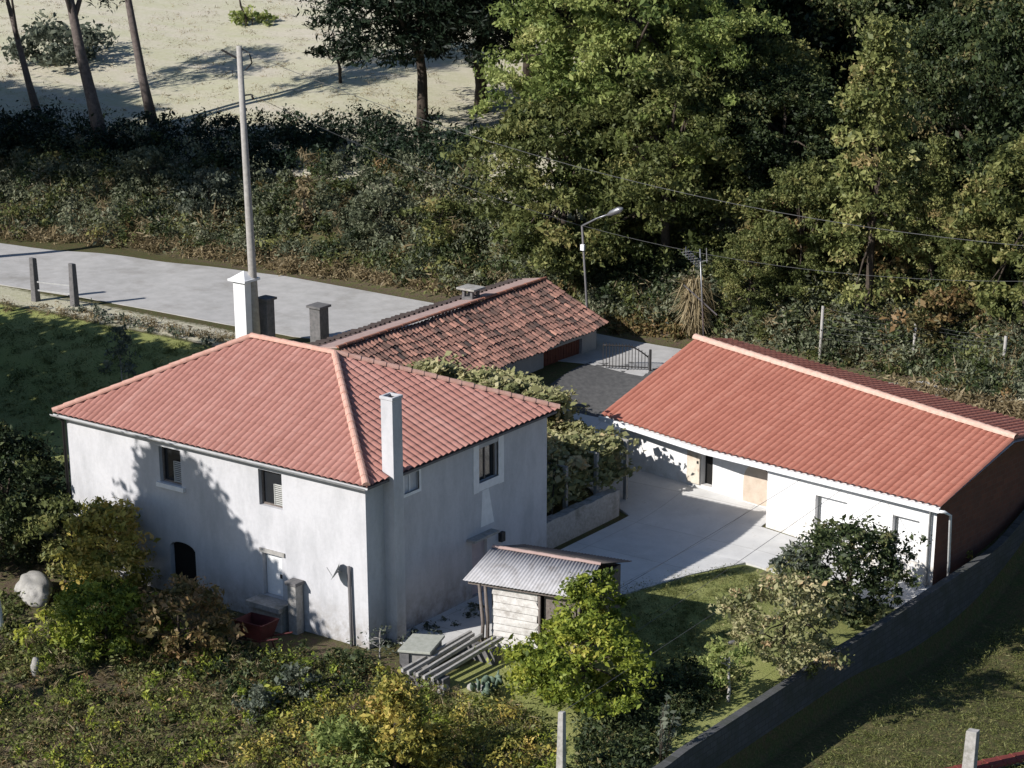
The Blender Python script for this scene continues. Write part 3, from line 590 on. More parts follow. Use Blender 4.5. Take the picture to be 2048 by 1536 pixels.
while zz < 1.95:
    hgt = rn.uniform(.17, .23); bd.hexa([(2.82+rn.uniform(-.08, .05), 2.72, zz), (4.35+rn.uniform(-.1, .1), 3.0+rn.uniform(-.02, .02), zz), (4.35, 3.04, zz), (2.82, 2.76, zz)],
        [(2.82+rn.uniform(-.08, .05), 2.735, zz+hgt), (4.35+rn.uniform(-.1, .1), 3.01, zz+hgt+rn.uniform(-.03, .02)), (4.35, 3.045, zz+hgt), (2.82, 2.765, zz+hgt)]); zz += hgt+.025
bd.build('board_wall', M_board, Hh)
wd = MB(); wd.bar((2.8, 2.8, 1), (2.55, 6.0, 1), 2.6, .05) if False else None
wd.hexa([(2.74, 2.8, -.4), (2.8, 2.8, -.4), (2.6, 6.1, -.4), (2.54, 6.1, -.4)], [(2.74, 2.8, 2.3), (2.8, 2.8, 2.3), (2.6, 6.1, 2.3), (2.54, 6.1, 2.3)])
wd.hexa([(5.58, 3.3, -.4), (5.64, 3.3, -.4), (5.3, 6.3, -.4), (5.24, 6.3, -.4)], [(5.58, 3.3, 2.2), (5.64, 3.3, 2.2), (5.3, 6.3, 2.3), (5.24, 6.3, 2.3)])
wd.hexa([(2.6, 6.1, -.4), (5.3, 6.3, -.4), (5.3, 6.36, -.4), (2.6, 6.16, -.4)], [(2.6, 6.1, 2.3), (5.3, 6.3, 2.3), (5.3, 6.36, 2.3), (2.6, 6.16, 2.3)])
wd.hexa([(4.5, 3.2, -.4), (5.58, 3.4, -.4), (5.58, 3.45, -.4), (4.5, 3.25, -.4)], [(4.5, 3.2, 2.1), (5.58, 3.4, 2.1), (5.58, 3.45, 2.1), (4.5, 3.25, 2.1)])
wd.build('side_wall', M_wood, Hh)
MB().bar((2.1, 2.42, 2.2), (5.9, 3.22, 2.2), .08, .1).bar((1.9, 4.24, 2.7), (5.45, 4.9, 2.7), .08, .1).build('rafter', M_wood, Hh)
for P in ([(2.52, 2.5, -.4), (2.62, 2.48, .9), (2.5, 2.45, 2.2)], [(2.68, 2.62, -.4), (2.72, 2.6, 1), (2.66, 2.55, 2.2)], [(4.42, 3.05, -.4), (4.43, 3.05, 2.15)], [(5.75, 3.3, -.5), (5.78, 3.28, 2.2)]):
    MB().tube(P, [.065, .06, .05][:len(P)] if len(P) == 3 else .05, 7).build('post', M_wood, Hh)

# ------------------------------------------------------------------ stone box, beams, boundary wall, garden wall
sb = thing('stone_box', 'stone box under a pale slab lid near the corner of the white house', 'stone box', (1.9, .2, 0))
q = [(1.67, -.70), (2.62, -.27), (2.12, 1.14), (1.2, .66)]
MB().hexa([(x, y, .72) for x, y in q], [(x, y, .80) for x, y in q]).build('slab', simple('lichen_slab', (.42, .42, .37), (.30, .31, .26), 6, .9, .4), sb, bevel=.012)
cq = np.array(q).mean(0); q2 = [tuple(cq+(np.array(k)-cq)*.74+[.12, .0]) for k in q]; MB().hexa([(x, y, -.5) for x, y in q2], [(x, y, .717) for x, y in q2]).build('body', M_conc, sb, bevel=.02)
MB().hexa([(1.68, -.62, -.7), (1.95, -.5, -.7), (1.9, -.3, -.7), (1.62, -.45, -.7)], [(1.68, -.62, .716), (1.95, -.5, .716), (1.9, -.3, .716), (1.62, -.45, .716)]).build('leg', M_darkstone, sb)
desc = ['nearest the stone box', 'second from the stone box', 'middle one of five', 'fourth from the stone box', 'farthest from the stone box']
for i in range(5):
    x = 2.36+i*.3; b0 = (x+.05*math.sin(i*3), -1.35-.1*(i % 2), .50+.03*(i % 2)); b1 = (x+.06*math.cos(i*2), 2.1+.15*math.sin(i*5), .66+.02*(i % 3))
    o = MB().bar(b0, b1, .10, .12).build('beam', M_granite, None, b0, .01); tag(o, 'long grey beam laid across low stone supports, '+desc[i], 'beam', 'beams laid over stone supports')
for y, n_ in ((-.9, 'front stone support under the grey beams, nearest the garden'), (1.75, 'rear stone support under the grey beams, nearest the hut')):
    o = MB().box(2.25, 3.75, y-.18, y+.18, -.5, .43+.025*(y+1.3)).build('stone_support', M_darkstone, None, (3, y, 0), .03); tag(o, n_, 'support')
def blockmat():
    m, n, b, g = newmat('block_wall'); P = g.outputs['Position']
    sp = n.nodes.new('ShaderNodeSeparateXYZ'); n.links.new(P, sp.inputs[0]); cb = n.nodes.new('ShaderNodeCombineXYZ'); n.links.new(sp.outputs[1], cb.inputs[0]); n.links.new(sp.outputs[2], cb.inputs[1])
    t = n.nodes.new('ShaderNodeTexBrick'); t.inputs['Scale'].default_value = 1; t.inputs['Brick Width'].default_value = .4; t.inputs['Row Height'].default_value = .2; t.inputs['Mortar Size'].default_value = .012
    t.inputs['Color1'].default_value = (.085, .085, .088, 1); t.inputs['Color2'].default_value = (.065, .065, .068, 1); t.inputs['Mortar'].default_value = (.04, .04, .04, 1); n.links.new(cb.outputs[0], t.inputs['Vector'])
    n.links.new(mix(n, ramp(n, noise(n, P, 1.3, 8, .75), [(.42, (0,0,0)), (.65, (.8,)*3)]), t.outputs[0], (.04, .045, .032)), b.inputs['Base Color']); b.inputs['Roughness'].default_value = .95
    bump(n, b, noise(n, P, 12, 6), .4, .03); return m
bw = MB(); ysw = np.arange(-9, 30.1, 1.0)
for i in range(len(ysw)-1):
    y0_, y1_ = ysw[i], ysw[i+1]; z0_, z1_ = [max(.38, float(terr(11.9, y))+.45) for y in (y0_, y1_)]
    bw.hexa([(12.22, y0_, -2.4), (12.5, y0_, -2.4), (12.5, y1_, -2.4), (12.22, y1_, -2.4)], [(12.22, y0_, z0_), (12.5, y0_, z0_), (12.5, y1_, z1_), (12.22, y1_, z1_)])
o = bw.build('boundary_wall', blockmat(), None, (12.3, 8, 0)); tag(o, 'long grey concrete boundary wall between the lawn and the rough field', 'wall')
gw = MB()
for i in range(10):
    y0_, y1_ = 10.3+i*.55, 10.3+(i+1)*.55; gw.box(-1.35, -.95, y0_, y1_-.001, -.3, 1.04+.02*(i % 3))
o = gw.build('garden_wall', M_granite, None, (-1.1, 13, 0)); tag(o, 'low stone garden wall under the vine arbour beside the yard', 'wall')

# ------------------------------------------------------------------ gate pillars, posts, pole, wires, lamp, gate, fence, antenna
def pillar(name, label, P, w_, h, capw, mat, capm, group=None, pyr=False):
    x, y, z = P; t = thing(name, label, 'pillar', (x, y, z), group)
    MB().box(x-w_/2, x+w_/2, y-w_/2, y+w_/2, z-.6, z+h).build('shaft', mat, t, bevel=.02)
    m = MB(); m.box(x-capw/2, x+capw/2, y-capw/2, y+capw/2, z+h, z+h+.10)
    if pyr: m.add([(x-capw/2*.9, y-capw/2*.9, z+h+.1), (x+capw/2*.9, y-capw/2*.9, z+h+.1), (x+capw/2*.9, y+capw/2*.9, z+h+.1), (x-capw/2*.9, y+capw/2*.9, z+h+.1), (x, y, z+h+.42)], [(0, 1, 4), (1, 2, 4), (2, 3, 4), (3, 0, 4)])
    m.build('cap', capm, t); return t
pillar('gate_pillar', 'tall white gate pillar with flared cap beside the utility pole', G(494, 697), .68, 3.05, 1.0, M_trim, M_trim, None, True)
pillar('gate_pillar', 'dark stone gate pillar just right of the utility pole', G(536, 690), .5, 2.05, .68, M_darkstone, M_darkstone, 'dark stone gate pillars')
pillar('gate_pillar', 'dark stone gate pillar standing alone at the roadside left of the barn', G(640, 692), .6, 1.75, .78, M_darkstone, M_darkstone, 'dark stone gate pillars')
for px, py, h, lb in ((150, 612, 2.05, 'dark roadside post nearest the white gate pillar'), (72, 602, 2.1, 'dark roadside post farther left along the road')):
    P = G(px, py); t = thing('roadside_post', lb, 'post', P, 'dark roadside posts'); MB().hexa([(P[0]-.17, P[1]-.17, P[2]-.3), (P[0]+.17, P[1]-.17, P[2]-.3), (P[0]+.17, P[1]+.17, P[2]-.3), (P[0]-.17, P[1]+.17, P[2]-.3)], [(P[0]-.13, P[1]-.13, P[2]+h), (P[0]+.13, P[1]-.13, P[2]+h), (P[0]+.13, P[1]+.13, P[2]+h-.05), (P[0]-.13, P[1]+.13, P[2]+h-.04)]).build('shaft', M_darkstone, t, bevel=.03)
Pa, Pb = G(150, 612), G(72, 602); rl = MB()
for h in (.55, .95): rl.bar(Pa+[-.18, 0, h], Pb+[.18, 0, h], .05, .07)
tag(rl.build('rail', M_gutter, None, Pa), 'pale double rail between the two dark roadside posts', 'rail')
PB = G(514, 697); PT = atY(478, 92, PB[1]); t = thing('utility_pole', 'tall pale utility pole behind the ridge of the white house', 'utility pole', PB)
MB().tube([PB-[0, 0, .5], PB+(PT-PB)*.33, PB+(PT-PB)*.66, PT], [.21, .18, .15, .12], 12).build('pole', M_pole, t)
d = (PT-PB)/np.linalg.norm(PT-PB); L_ = np.linalg.norm(PT-PB)
bk = MB(); bk.bar(PT-d*.5-_RT*.12, PT-d*.15-_RT*.75, .06, .08); bk.tube([PT-d*.1+_RT*.1, PT-d*.3+_RT*.42, PT-d*.7+_RT*.5, PT-d*1.0+_RT*.2], .035, 6); bk.build('bracket', M_black, t)
bk = MB(); bk.bar(PT-d*2.05, PT-d*2.0+_RT*.4, .05, .06); bk.tube([PT-d*2.0+_RT*.4, PT-d*2.22+_RT*.48], .05, 6); bk.build('insulator', M_black, t)
LP = atZ(1179, 690, 2.0); LT = atY(1164, 452, LP[1]); LH_ = atY(1238, 420, LP[1])
t = thing('street_lamp', 'slim street lamp with white head behind the barn roof', 'street lamp', LP)
MB().tube([LP-[0, 0, .3], (LP+LT)/2, LT], [.06, .05, .045], 10).build('pole', M_soffit, t); MB().tube([LT, LT+(LH_-LT)*.4+[0, 0, .05], LT+(LH_-LT)*.8], [.045, .04, .035], 8).build('arm', M_galv, t)
hd = unit(LH_-LT); h_ = MB(); h_.tube([LT+(LH_-LT)*.68, LT+(LH_-LT)*.8, LH_, LH_+hd*.22], [.05, .13, .15, .05], 10); h_.build('lamp_head', M_galv, t)
bx = atY(1168, 494, LP[1]); MB().box(bx[0]-.09, bx[0]+.09, bx[1]-.16, bx[1]-.05, bx[2]-.13, bx[2]+.13).build('fuse_box', M_trim, t)
def wire(a, b, sag, r, label, name='power_line', cat='wire', group=None):
    a = np.array(a); b = np.array(b); m = MB(); m.tube([a+(b-a)*q-[0, 0, 4*sag*q*(1-q)] for q in np.linspace(0, 1, 22)], r, 5); o = m.build(name, M_wire, None, a); return tag(o, label, cat, group)
far = atY(2150, 500, 28.0); wire(PT-d*.25+_RT*.3, far, 1.45, .012, 'upper power line running right from the top of the utility pole')
wire(PT-d*2.0+_RT*.4, LT, .35, .011, 'lower power line from the utility pole to the street lamp')
wire(LT+[0, 0, .02], atY(2180, 560, 27.5), .8, .007, 'thin faint line running right from the street lamp')
g0, g1 = G(1206, 738), G(1296, 742); t = thing('iron_gate', 'black iron picket gate between the barn and the long low building', 'gate', (g0+g1)/2)
gm = MB(); top = lambda q: 1.05-.45*max(0, (q-.55)/.45)**1.6; n = 15
gm.bar(g0+[0, 0, .15], g1+[0, 0, .15], .03, .04)
gm.tube([g0+(g1-g0)*q+[0, 0, top(q)] for q in np.linspace(0, 1, 14)], .03, 6); gm.build('frame', M_black, t)
pk = MB()
for k in range(n): q = k/(n-1); b_ = g0+(g1-g0)*q; pk.bar(b_+[0, 0, .05], b_+[0, 0, top(q)+.1], .022, .022)
pk.build('pickets', M_black, t)
t = thing('iron_gate_post', 'slender dark post at the right end of the black picket gate', 'post', g1); MB().box(g1[0]+.06, g1[0]+.14, g1[1]-.04, g1[1]+.04, g1[2]-.3, g1[2]+.95).build('shaft', M_black, t)
# wire fence on the slope behind the long building
fps = []
for px, py, pt_, lb in ((1640, 716, 612, 'left wooden fence post above the ridge of the long building'), (1826, 722, 645, 'middle wooden fence post above the ridge of the long building'), (2006, 735, 672, 'right wooden fence post in scrub near the picture edge')):
    P = G(px, py); T = atY(px+6, pt_, P[1]); fps.append((P, T)); t = thing('fence_post', lb, 'post', P, 'wooden posts of the wire fence'); MB().tube([P-[0, 0, .3], T], [.085, .065], 7).build('shaft', M_pole, t)
fw = MB()
for (P, T), (P2, T2) in zip(fps[:-1], fps[1:]):
    for q in (.12, .25, .38, .5, .62, .75, .86, .96): fw.tube([P+(T-P)*q, (P+(T-P)*q+P2+(T2-P2)*q)/2-[0, 0, .06], P2+(T2-P2)*q], .005, 4)
tag(fw.build('fence_wires', M_wire, None, fps[0][0]), 'thin horizontal fence wires strung between the wooden posts', 'wire')
AB = rL+[.35, .12, .0]; AT = atY(1400, 498, AB[1]); t = thing('television_antenna', 'television antenna mast at the left ridge end of the long building', 'antenna', AB)
MB().tube([AB-[0, 0, .3], AT], .028, 8).build('mast', M_galv, t)
am = MB(); b0, b1 = atY(1371, 503, AB[1]-.5), atY(1402, 532, AB[1]+.2); am.bar(b0, b1, .035, .035); dv = unit(np.cross(b1-b0, _up))
for q in np.linspace(0.02, .98, 7): am.bar(b0+(b1-b0)*q-_up*.2, b0+(b1-b0)*q+_up*.2, .02, .02); am.bar(b0+(b1-b0)*q-dv*.24, b0+(b1-b0)*q+dv*.24, .02, .02)
am.build('yagi', M_galv, t)
am = MB(); am.bar(atY(1413, 496, AB[1]), atY(1414, 525, AB[1]), .03, .03); am.bar(atY(1398, 524, AB[1]), atY(1416, 520, AB[1]), .03, .03); am.build('dipole', M_galv, t)
am = MB(); am.bar(atY(1368, 570, AB[1]-.4), atY(1434, 630, AB[1]+.4), .05, .05); am.build('boom', M_galv, t)
# lines over the lawn and the posts in the foreground
fp = G(1122, 1556); ft = atY(1124, 1424, fp[1]); t = thing('concrete_post', 'rough white concrete post at the bottom edge below the yellow green bush', 'post', fp)
fx = MB(); fx.hexa([fp+[-.13, -.11, -.4], fp+[.13, -.11, -.4], fp+[.13, .11, -.4], fp+[-.13, .11, -.4]], [ft+[-.09, -.08, 0], ft+[.09, -.08, .03], ft+[.09, .08, .02], ft+[-.09, .08, 0]]); fx.build('shaft', M_granite, t, bevel=.025)
wl = [(ptB(1.6, 2.45, -.02), np.array([5.8, 3.2, 1.75])), (ptB(3.3, 2.42, -.02), np.array(atZ(1165, 1335, 1.0))), (ptB(5.0, 2.38, -.02), ft)]
for (a, b), lb in zip(wl, ('upper thin wire from the long building to the hut', 'middle thin wire crossing the shaded lawn', 'lower thin wire ending at the white concrete post')): wire(a, b, .05, .008, lb, 'garden_wire', 'wire', 'thin wires over the lawn')
rp = G(1936, 1560); rt_ = atY(1946, 1462, rp[1]); t = thing('stone_post', 'pale square post standing in the rough field at the bottom right', 'post', rp)
rx = MB(); rx.hexa([rp+[-.2, -.14, -.3], rp+[.2, -.14, -.3], rp+[.2, .14, -.3], rp+[-.2, .14, -.3]], [rt_+[-.17, -.12, 0], rt_+[.17, -.12, .03], rt_+[.17, .12, .05], rt_+[-.17, .12, .02]]); rx.build('shaft', M_granite, t, bevel=.02)
cp0, cp1 = G(1890, 1560), G(2110, 1512); cw = thing('low_wall', 'low wall topped with red tiles in the bottom right corner', 'wall', cp0)
dcp = (cp1-cp0); nrm = unit(np.array([dcp[1], -dcp[0], 0])); base = [cp0-nrm*-.05, cp1+nrm*.05, cp1-nrm*.35, cp0-nrm*.35]
wq = [np.array(p_) for p_ in base]; MB().hexa([p_-[0, 0, .6] for p_ in wq], [p_+[0, 0, .12] for p_ in wq]).build('wall_body', M_conc, cw)
mb = MB()
for k in range(2): caps(mb, cp0+nrm*(.02-.2*k)+[0, 0, .16], cp1+nrm*(.02-.2*k)+[0, 0, .16], .16, .45, .03, 30+k)
mb.build('tile_coping', simple('red_coping', (.22, .05, .04), (.14, .035, .03), 4, .8, .2), cw)
wp = G(2, 1262); t = thing('white_post', 'white post cut by the left picture edge below the boulder', 'post', wp); MB().tube([wp-[0, 0, .3], wp+[-.05, 0, .5], wp+[-.12, 0, 1.35]], [.16, .14, .12], 8).build('shaft', M_trim, t)
# boulder
bo = G(72, 1196); me = bpy.data.meshes.new('boulder'); import bmesh
bm = bmesh.new(); bmesh.ops.create_icosphere(bm, subdivisions=4, radius=1); rg = np.random.default_rng(4)
from mathutils import noise as mn
for v in bm.verts:
    p = v.co.copy(); f = 1+.28*mn.noise(p*1.1+Vector((3, 1, 7)))+.10*mn.noise(p*3.1); v.co = Vector((p.x*1.05*f, p.y*.62*f, max(-.3, (p.z*.46+.10*p.x)*f)))
for f in bm.faces: f.smooth = True
bm.to_mesh(me); bm.free(); me.materials.append(M_rock); o = link_mesh('boulder', me, None, bo+[0, 0, .28]); o.rotation_euler = (0, .12, -.6); tag(o, 'large pale boulder at the left edge of the garden', 'boulder')
# red metal box on wheels by the front wall
rb = G(516, 1298); t = thing('wheelbarrow', 'dark red wheelbarrow standing in shade by the front wall of the house', 'wheelbarrow', rb); x, y, z = rb
tb = MB(); lo = [(x-.45, y-.3, z+.45), (x+.4, y-.3, z+.45), (x+.4, y+.3, z+.45), (x-.45, y+.3, z+.45)]; hi = [(x-.62, y-.42, z+1.0), (x+.6, y-.42, z+1.05), (x+.6, y+.42, z+1.05), (x-.62, y+.42, z+1.0)]
tb.add(lo+hi, [(3, 2, 1, 0), (0, 1, 5, 4), (1, 2, 6, 5), (2, 3, 7, 6), (3, 0, 4, 7)]); o = tb.build('tray', M_red, t); m = o.modifiers.new('s', 'SOLIDIFY'); m.thickness = .03
for s_ in (-1, 1):
    MB().tube([(x+1.2, y+s_*.34, z+.75), (x+.3, y+s_*.3, z+.42), (x-.75, y+s_*.08, z+.22)], .03, 6).build('handle', M_red, t); MB().tube([(x+.35, y+s_*.28, z+.42), (x+.42, y+s_*.3, z)], .025, 6).build('leg', M_red, t)
wh = MB(); wh.tube([(x-.72+.2*math.cos(k), y, z+.22+.2*math.sin(k)) for k in np.linspace(0, 6.283, 17)], .05, 6); wh.tube([(x-.72, y-.1, z+.22), (x-.72, y+.1, z+.22)], .04, 6); wh.build('wheel', M_black, t)
sw = G(72, 1352); o = MB().tube([sw-[0, 0, .1], sw+[0, 0, .35], sw+[.05, 0, .62]], [.13, .15, .09], 8).build('white_stone', M_rock, None, sw); tag(o, 'small pale upright stone in the dark grass at lower left', 'stone')
for px, py, s_, lb in ((885, 1385, .42, 'pale stone under the front end of the grey beams'), (955, 1382, .36, 'pale stone between the beams and the cactus'), (1468, 1288, .2, 'small dark stone on the lawn beside the autumn bush')):
    P = G(px, py); me2 = me.copy(); o = link_mesh('garden_stone', me2, None, P+[0, 0, s_*.25]); o.scale = (s_, s_*.8, s_*.8); o.rotation_euler = (0, 0, px); tag(o, lb, 'stone')
    if s_ < .3: me2.materials.clear(); me2.materials.append(M_darkstone)

# ------------------------------------------------------------------ trees
VX = np.array
def tree_at(px, py, *a, dz=0, **k): P = G(px, py); P[2] += dz; return P
# pines on the left: tall bare trunks, the crowns start near the top edge
def pine(name, label, P, top_px, seed, h, tr, R, z0, group='tall bare pines on the left', k=60, lean=None):
    T = atY(top_px[0], top_px[1], P[1]); ln = (T-P); ln = ln[:2]/ln[2] if lean is None else np.array(lean)
    return make_tree(name, label, 'tree', P, seed, z0, h, R, 'umbrella', L_pine, M_bark2, k=k, per=110, leaf=.42, cr=1.0, tr=tr, lean=tuple(ln*h), limbs=10, group=group, asp=.22, flat=.5, shell=.3)
pine('pine_tree', 'thickest leaning pine trunk, second from the left edge', G(206, 292), (140, 0), 1, 17, .37, 3.6, 11.0)
pine('pine_tree', 'straight pine trunk third from the left edge, nearest the utility pole', G(308, 252), (262, 0), 2, 17, .28, 3.2, 11.6)
pine('pine_tree', 'thin pine trunk nearest the left edge with low green branches', G(75, 222), (20, 20), 3, 13, .22, 4.2, 6.2)
PM = make_tree('pine_tree', 'dark broad pine with a thick trunk standing at the edge of the field', 'tree', G(846, 274), 4, 3.9, 12.6, 6.0, 'broad', L_pine, M_bark, k=260, per=170, leaf=.40, cr=1.25, tr=.34, limbs=16, asp=.25, flat=.5, shell=.25, lean=(-.35, 0))
copy_tree(PM, G(962, 225), 'second dark pine behind the big light green tree', (1.05, 1.05, .95), 2.1)
copy_tree(PM, G(1060, 150), 'third dark pine mostly hidden by the light green tree', (1.1, 1.1, 1.05), 4.0)
for px, py, tx, ty, lb in ((681, 166, 667, 66, 'bare thin sapling in the pale field left of the dark pine'), (494, 52, 478, -8, 'bare thin sapling at the top edge of the pale field')):
    P = G(px, py); T = atY(tx, ty, P[1]); t = thing('bare_sapling', lb, 'tree', P); m = MB(); m.tube([P-[0, 0, .2], (P*2+T)/3+[.1, 0, 0], (P+2*T)/3-[.08, 0, 0], T], [.12, .09, .075, .04], 6); m.tube([P+(T-P)*.05, P+(T-P)*.3+_RT*.18], [.05, .03], 5); m.build('trunk', M_bark, t)
make_tree('field_bush', 'rounded green bush far off on the pale field near the top left', 'bush', G(118, 125), 7, .1, 2.2, 3.2, 'round', L_grey, M_bark, k=40, per=70, leaf=.4, cr=.9, tr=.08, limbs=3)
make_tree('field_bush', 'low dark bush at the foot of the bare sapling near the top', 'bush', G(505, 50), 8, .05, .9, 1.6, 'round', L_bright, M_bark, k=16, per=50, leaf=.3, cr=.5, tr=.05, limbs=2)

# broadleaf trees behind the road
B1 = make_tree('chestnut_tree', 'largest light green tree with a sunlit crown above the barn', 'tree', G(1245, 470), 11, 1.0, 15.5, 5.6, 'round', L_bright, M_bark, k=560, per=190, leaf=.25, cr=.78, tr=.36, limbs=16, shell=.38, droop=.4)
B2 = make_tree('chestnut_tree', 'olive green tree directly behind the barn roof, below the brightest crown', 'tree', G(1130, 560), 12, .8, 8.2, 4.3, 'round', L_olive, M_bark, k=260, per=180, leaf=.24, cr=.7, tr=.25, limbs=14, shell=.6, droop=.4)
B3 = make_tree('oak_tree', 'olive tree right of the street lamp', 'tree', G(1330, 560), 13, .8, 9.5, 3.8, 'broad', L_olive, M_bark, k=200, per=170, leaf=.24, cr=.75, tr=.25, limbs=14, shell=.55, droop=.3)
D1 = make_tree('forest_tree', 'dark forest tree straight behind the light green tree', 'tree', G(1420, 330), 14, 1.0, 15, 5.5, 'broad', L_dark, M_bark, k=300, per=170, leaf=.30, cr=1.0, tr=.35, limbs=20, shell=.5, droop=.3)
cone = make_tree('conical_tree', 'slender conical tree with loose light branches before the dark wood', 'tree', G(1735, 640), 15, .6, 12.6, 2.9, 'cone', L_mid, M_bark, k=210, per=95, leaf=.23, cr=.66, tr=.2, limbs=26, shell=.35, droop=.5)
EDG = make_tree('rounded_tree', 'dense yellow olive tree cut by the right picture edge', 'tree', G(2050, 655), 16, .3, 7.6, 2.6, 'round', L_olive, M_bark, k=150, per=130, leaf=.24, cr=.6, tr=.2, limbs=8, shell=.7)
fgroup = 'dark trees of the wood'
spots = [(1480, 240, 1.05), (1560, 290, 1.1), (1640, 260, 1.2), (1720, 330, .95), (1790, 280, 1.2), (1870, 330, 1.05), (1950, 290, 1.2), (2030, 340, 1.0), (2120, 320, 1.1), (1380, 190, 1.1), (1300, 120, 1.15), (1500, 120, 1.2), (1640, 130, 1.25), (1780, 150, 1.25), (1920, 160, 1.25), (2050, 180, 1.2), (1170, 90, 1.1), (1420, 430, .62), (1560, 470, .55), (1880, 470, .6), (1960, 440, .7), (2150, 480, .8)]
rn = random.Random(21)
for i, (px, py, s_) in enumerate(spots):
    src = D1 if i % 3 else B3
    copy_tree(D1, G(px, py), 'dark tree among the crowded trees of the wood', (s_, s_, s_*rn.uniform(.85, 1.1)), rn.uniform(0, 6.28), fgroup)
D1['group'] = fgroup; D1['label'] = 'dark tree among the crowded trees of the wood'
mids = [(1440, 400, .95, 'olive tree rising behind the street lamp'), (1545, 420, .8, 'olive tree left of the conical tree, behind the smaller one'), (1880, 430, .9, 'olive tree right of the conical tree, farther up the slope'), (1985, 400, .95, 'olive tree high up by the right edge'), (1600, 600, .62, 'small olive tree left of the conical tree'), (1500, 640, .42, 'low olive tree behind the antenna'), (1860, 600, .55, 'small olive tree right of the conical tree'), (1940, 620, .45, 'low olive tree beside the dense tree at the right edge')]
for px, py, s_, lb in mids: copy_tree(B3 if px != 1860 else cone, G(px, py), lb, s_, px)
for px, py, h, R, sd_, lb in ((1560, 560, 3.6, 2.0, 31, 'rust tinged shrub in front of the wood, left of the conical tree'), (1800, 590, 2.8, 1.8, 32, 'rust tinged shrub at the foot of the conical tree'), (1900, 690, 2.2, 1.6, 33, 'rust tinged shrub above the wire fence at right'), (1700, 520, 2.6, 1.5, 34, 'small rust tinged shrub under the conical tree')):
    make_tree('rust_shrub', lb, 'shrub', G(px, py), sd_, .1, h, R, 'round', L_rust, M_bark, k=45, per=80, leaf=.26, cr=.5, tr=.06, limbs=4, shell=.5)
# scrub
rng = np.random.default_rng(5)
def scatter_px(poly, k):                                       # random points of the ground seen inside a picture polygon
    poly = np.array(poly, float); lo, hi = poly.min(0), poly.max(0); pts = []
    while len(pts) < k:
        x, y = rng.uniform(lo, hi); ins = False
        for i in range(len(poly)):
            x1, y1 = poly[i]; x2, y2 = poly[i-1]
            if (y1 > y) != (y2 > y) and x < (x2-x1)*(y-y1)/(y2-y1)+x1: ins = not ins
        if ins: pts.append((x, y))
    D = unit(np.array([ray(*p) for p in pts])); t0 = np.full(k, 40.); done = np.zeros(k, bool)
    for _ in range(700):
        P = CAM + D*t0[:, None]; done |= P[:, 2] < terr(P[:, 0], P[:, 1]); t0 = np.where(done, t0, t0+.5)
        if done.all(): break
    a = t0-.5; b = t0.copy()
    for _ in range(14):
        m = (a+b)/2; P = CAM + D*m[:, None]; under_ = P[:, 2] < terr(P[:, 0], P[:, 1]); b = np.where(under_, m, b); a = np.where(under_, a, m)
    return (CAM + D*b[:, None])[:, :2]
bankA = [(500, 545), (540, 390), (660, 330), (820, 350), (960, 380), (1120, 480), (1180, 600), (1010, 610), (860, 590), (600, 530)]
bankB = [(-60, 470), (-60, 330), (120, 330), (330, 310), (500, 330), (540, 400), (510, 520), (300, 500)]
bankC = [(1440, 680), (1460, 560), (1600, 560), (1760, 610), (1900, 640), (2120, 680), (2120, 800), (2000, 800), (1850, 770), (1720, 735), (1560, 700)]
def bank(poly, n, txt, f=1.0):
    hh = lambda k: rng.choice([.5, .8, 1.2, 1.8, 2.4], k, p=[.2, .3, .25, .17, .08])*f
    thicket('bramble_thicket', scatter_px(poly, n), rng, L_bramble, 120, .19, .62, hh(n), 'grey green brambles '+txt, 'scrub')
    thicket('gorse', scatter_px(poly, int(n*.4)), rng, L_dark, 110, .2, .6, hh(int(n*.4)), 'dark green gorse among the brambles '+txt, 'scrub')
    thicket('broom', scatter_px(poly, int(n*.3)), rng, L_olive, 100, .2, .55, hh(int(n*.3)), 'olive broom among the brambles '+txt, 'scrub')
    thicket('dry_stems', scatter_px(poly, int(n*.2)), rng, L_straw, 46, .55, .5, hh(int(n*.2)), 'dry stalks and dead stems '+txt, 'scrub', .08)
    thicket('dead_bracken', scatter_px(poly, int(n*.12)), rng, L_rust, 60, .22, .5, hh(int(n*.12))*.6, 'brown dead bracken '+txt, 'scrub', .4)
bank(bankA, 250, 'on the bank along the road behind the barn'); bank(bankB, 230, 'on the bank below the tall pines'); bank(bankC, 260, 'behind the long low building', .62)
bank([(1170, 590), (1440, 550), (1440, 660), (1330, 650), (1205, 640)], 130, 'between the street lamp and the plume grass', .7)
thicket('gorse', scatter_px([(-60, 320), (-60, 240), (200, 252), (500, 264), (740, 252), (960, 285), (960, 380), (700, 345), (520, 350), (300, 330)], 400), rng, L_pine, 110, .22, .8, 1.1, 'gorse darkened to stand in for shadow along the lower edge of the pale field', 'scrub')  # gorse given a near-black leaf colour in place of shadow below the field
thicket('forest_understorey', scatter_px([(1200, 610), (1220, 540), (1400, 520), (1600, 500), (1800, 520), (2120, 560), (2120, 660), (1900, 630), (1600, 570), (1440, 560), (1330, 600)], 260), rng, L_dark, 120, .22, .8, 1.3, 'dark undergrowth at the foot of the wood', 'scrub')
thicket('dry_grass', scatter_px([(-40, 476), (200, 492), (500, 535), (610, 550), (610, 515), (300, 482), (-40, 452)], 260), rng, L_straw, 46, .24, .4, .35, 'pale dry grass on the verge along the far edge of the road', 'grass', .2)
thicket('garden_grass', scatter_px([(-40, 640), (200, 650), (460, 710), (330, 760), (130, 830), (-40, 1000)], 420), rng, L_grass, 46, .12, .4, .08, 'mown grass of the shaded garden behind the white house', 'grass', .2)
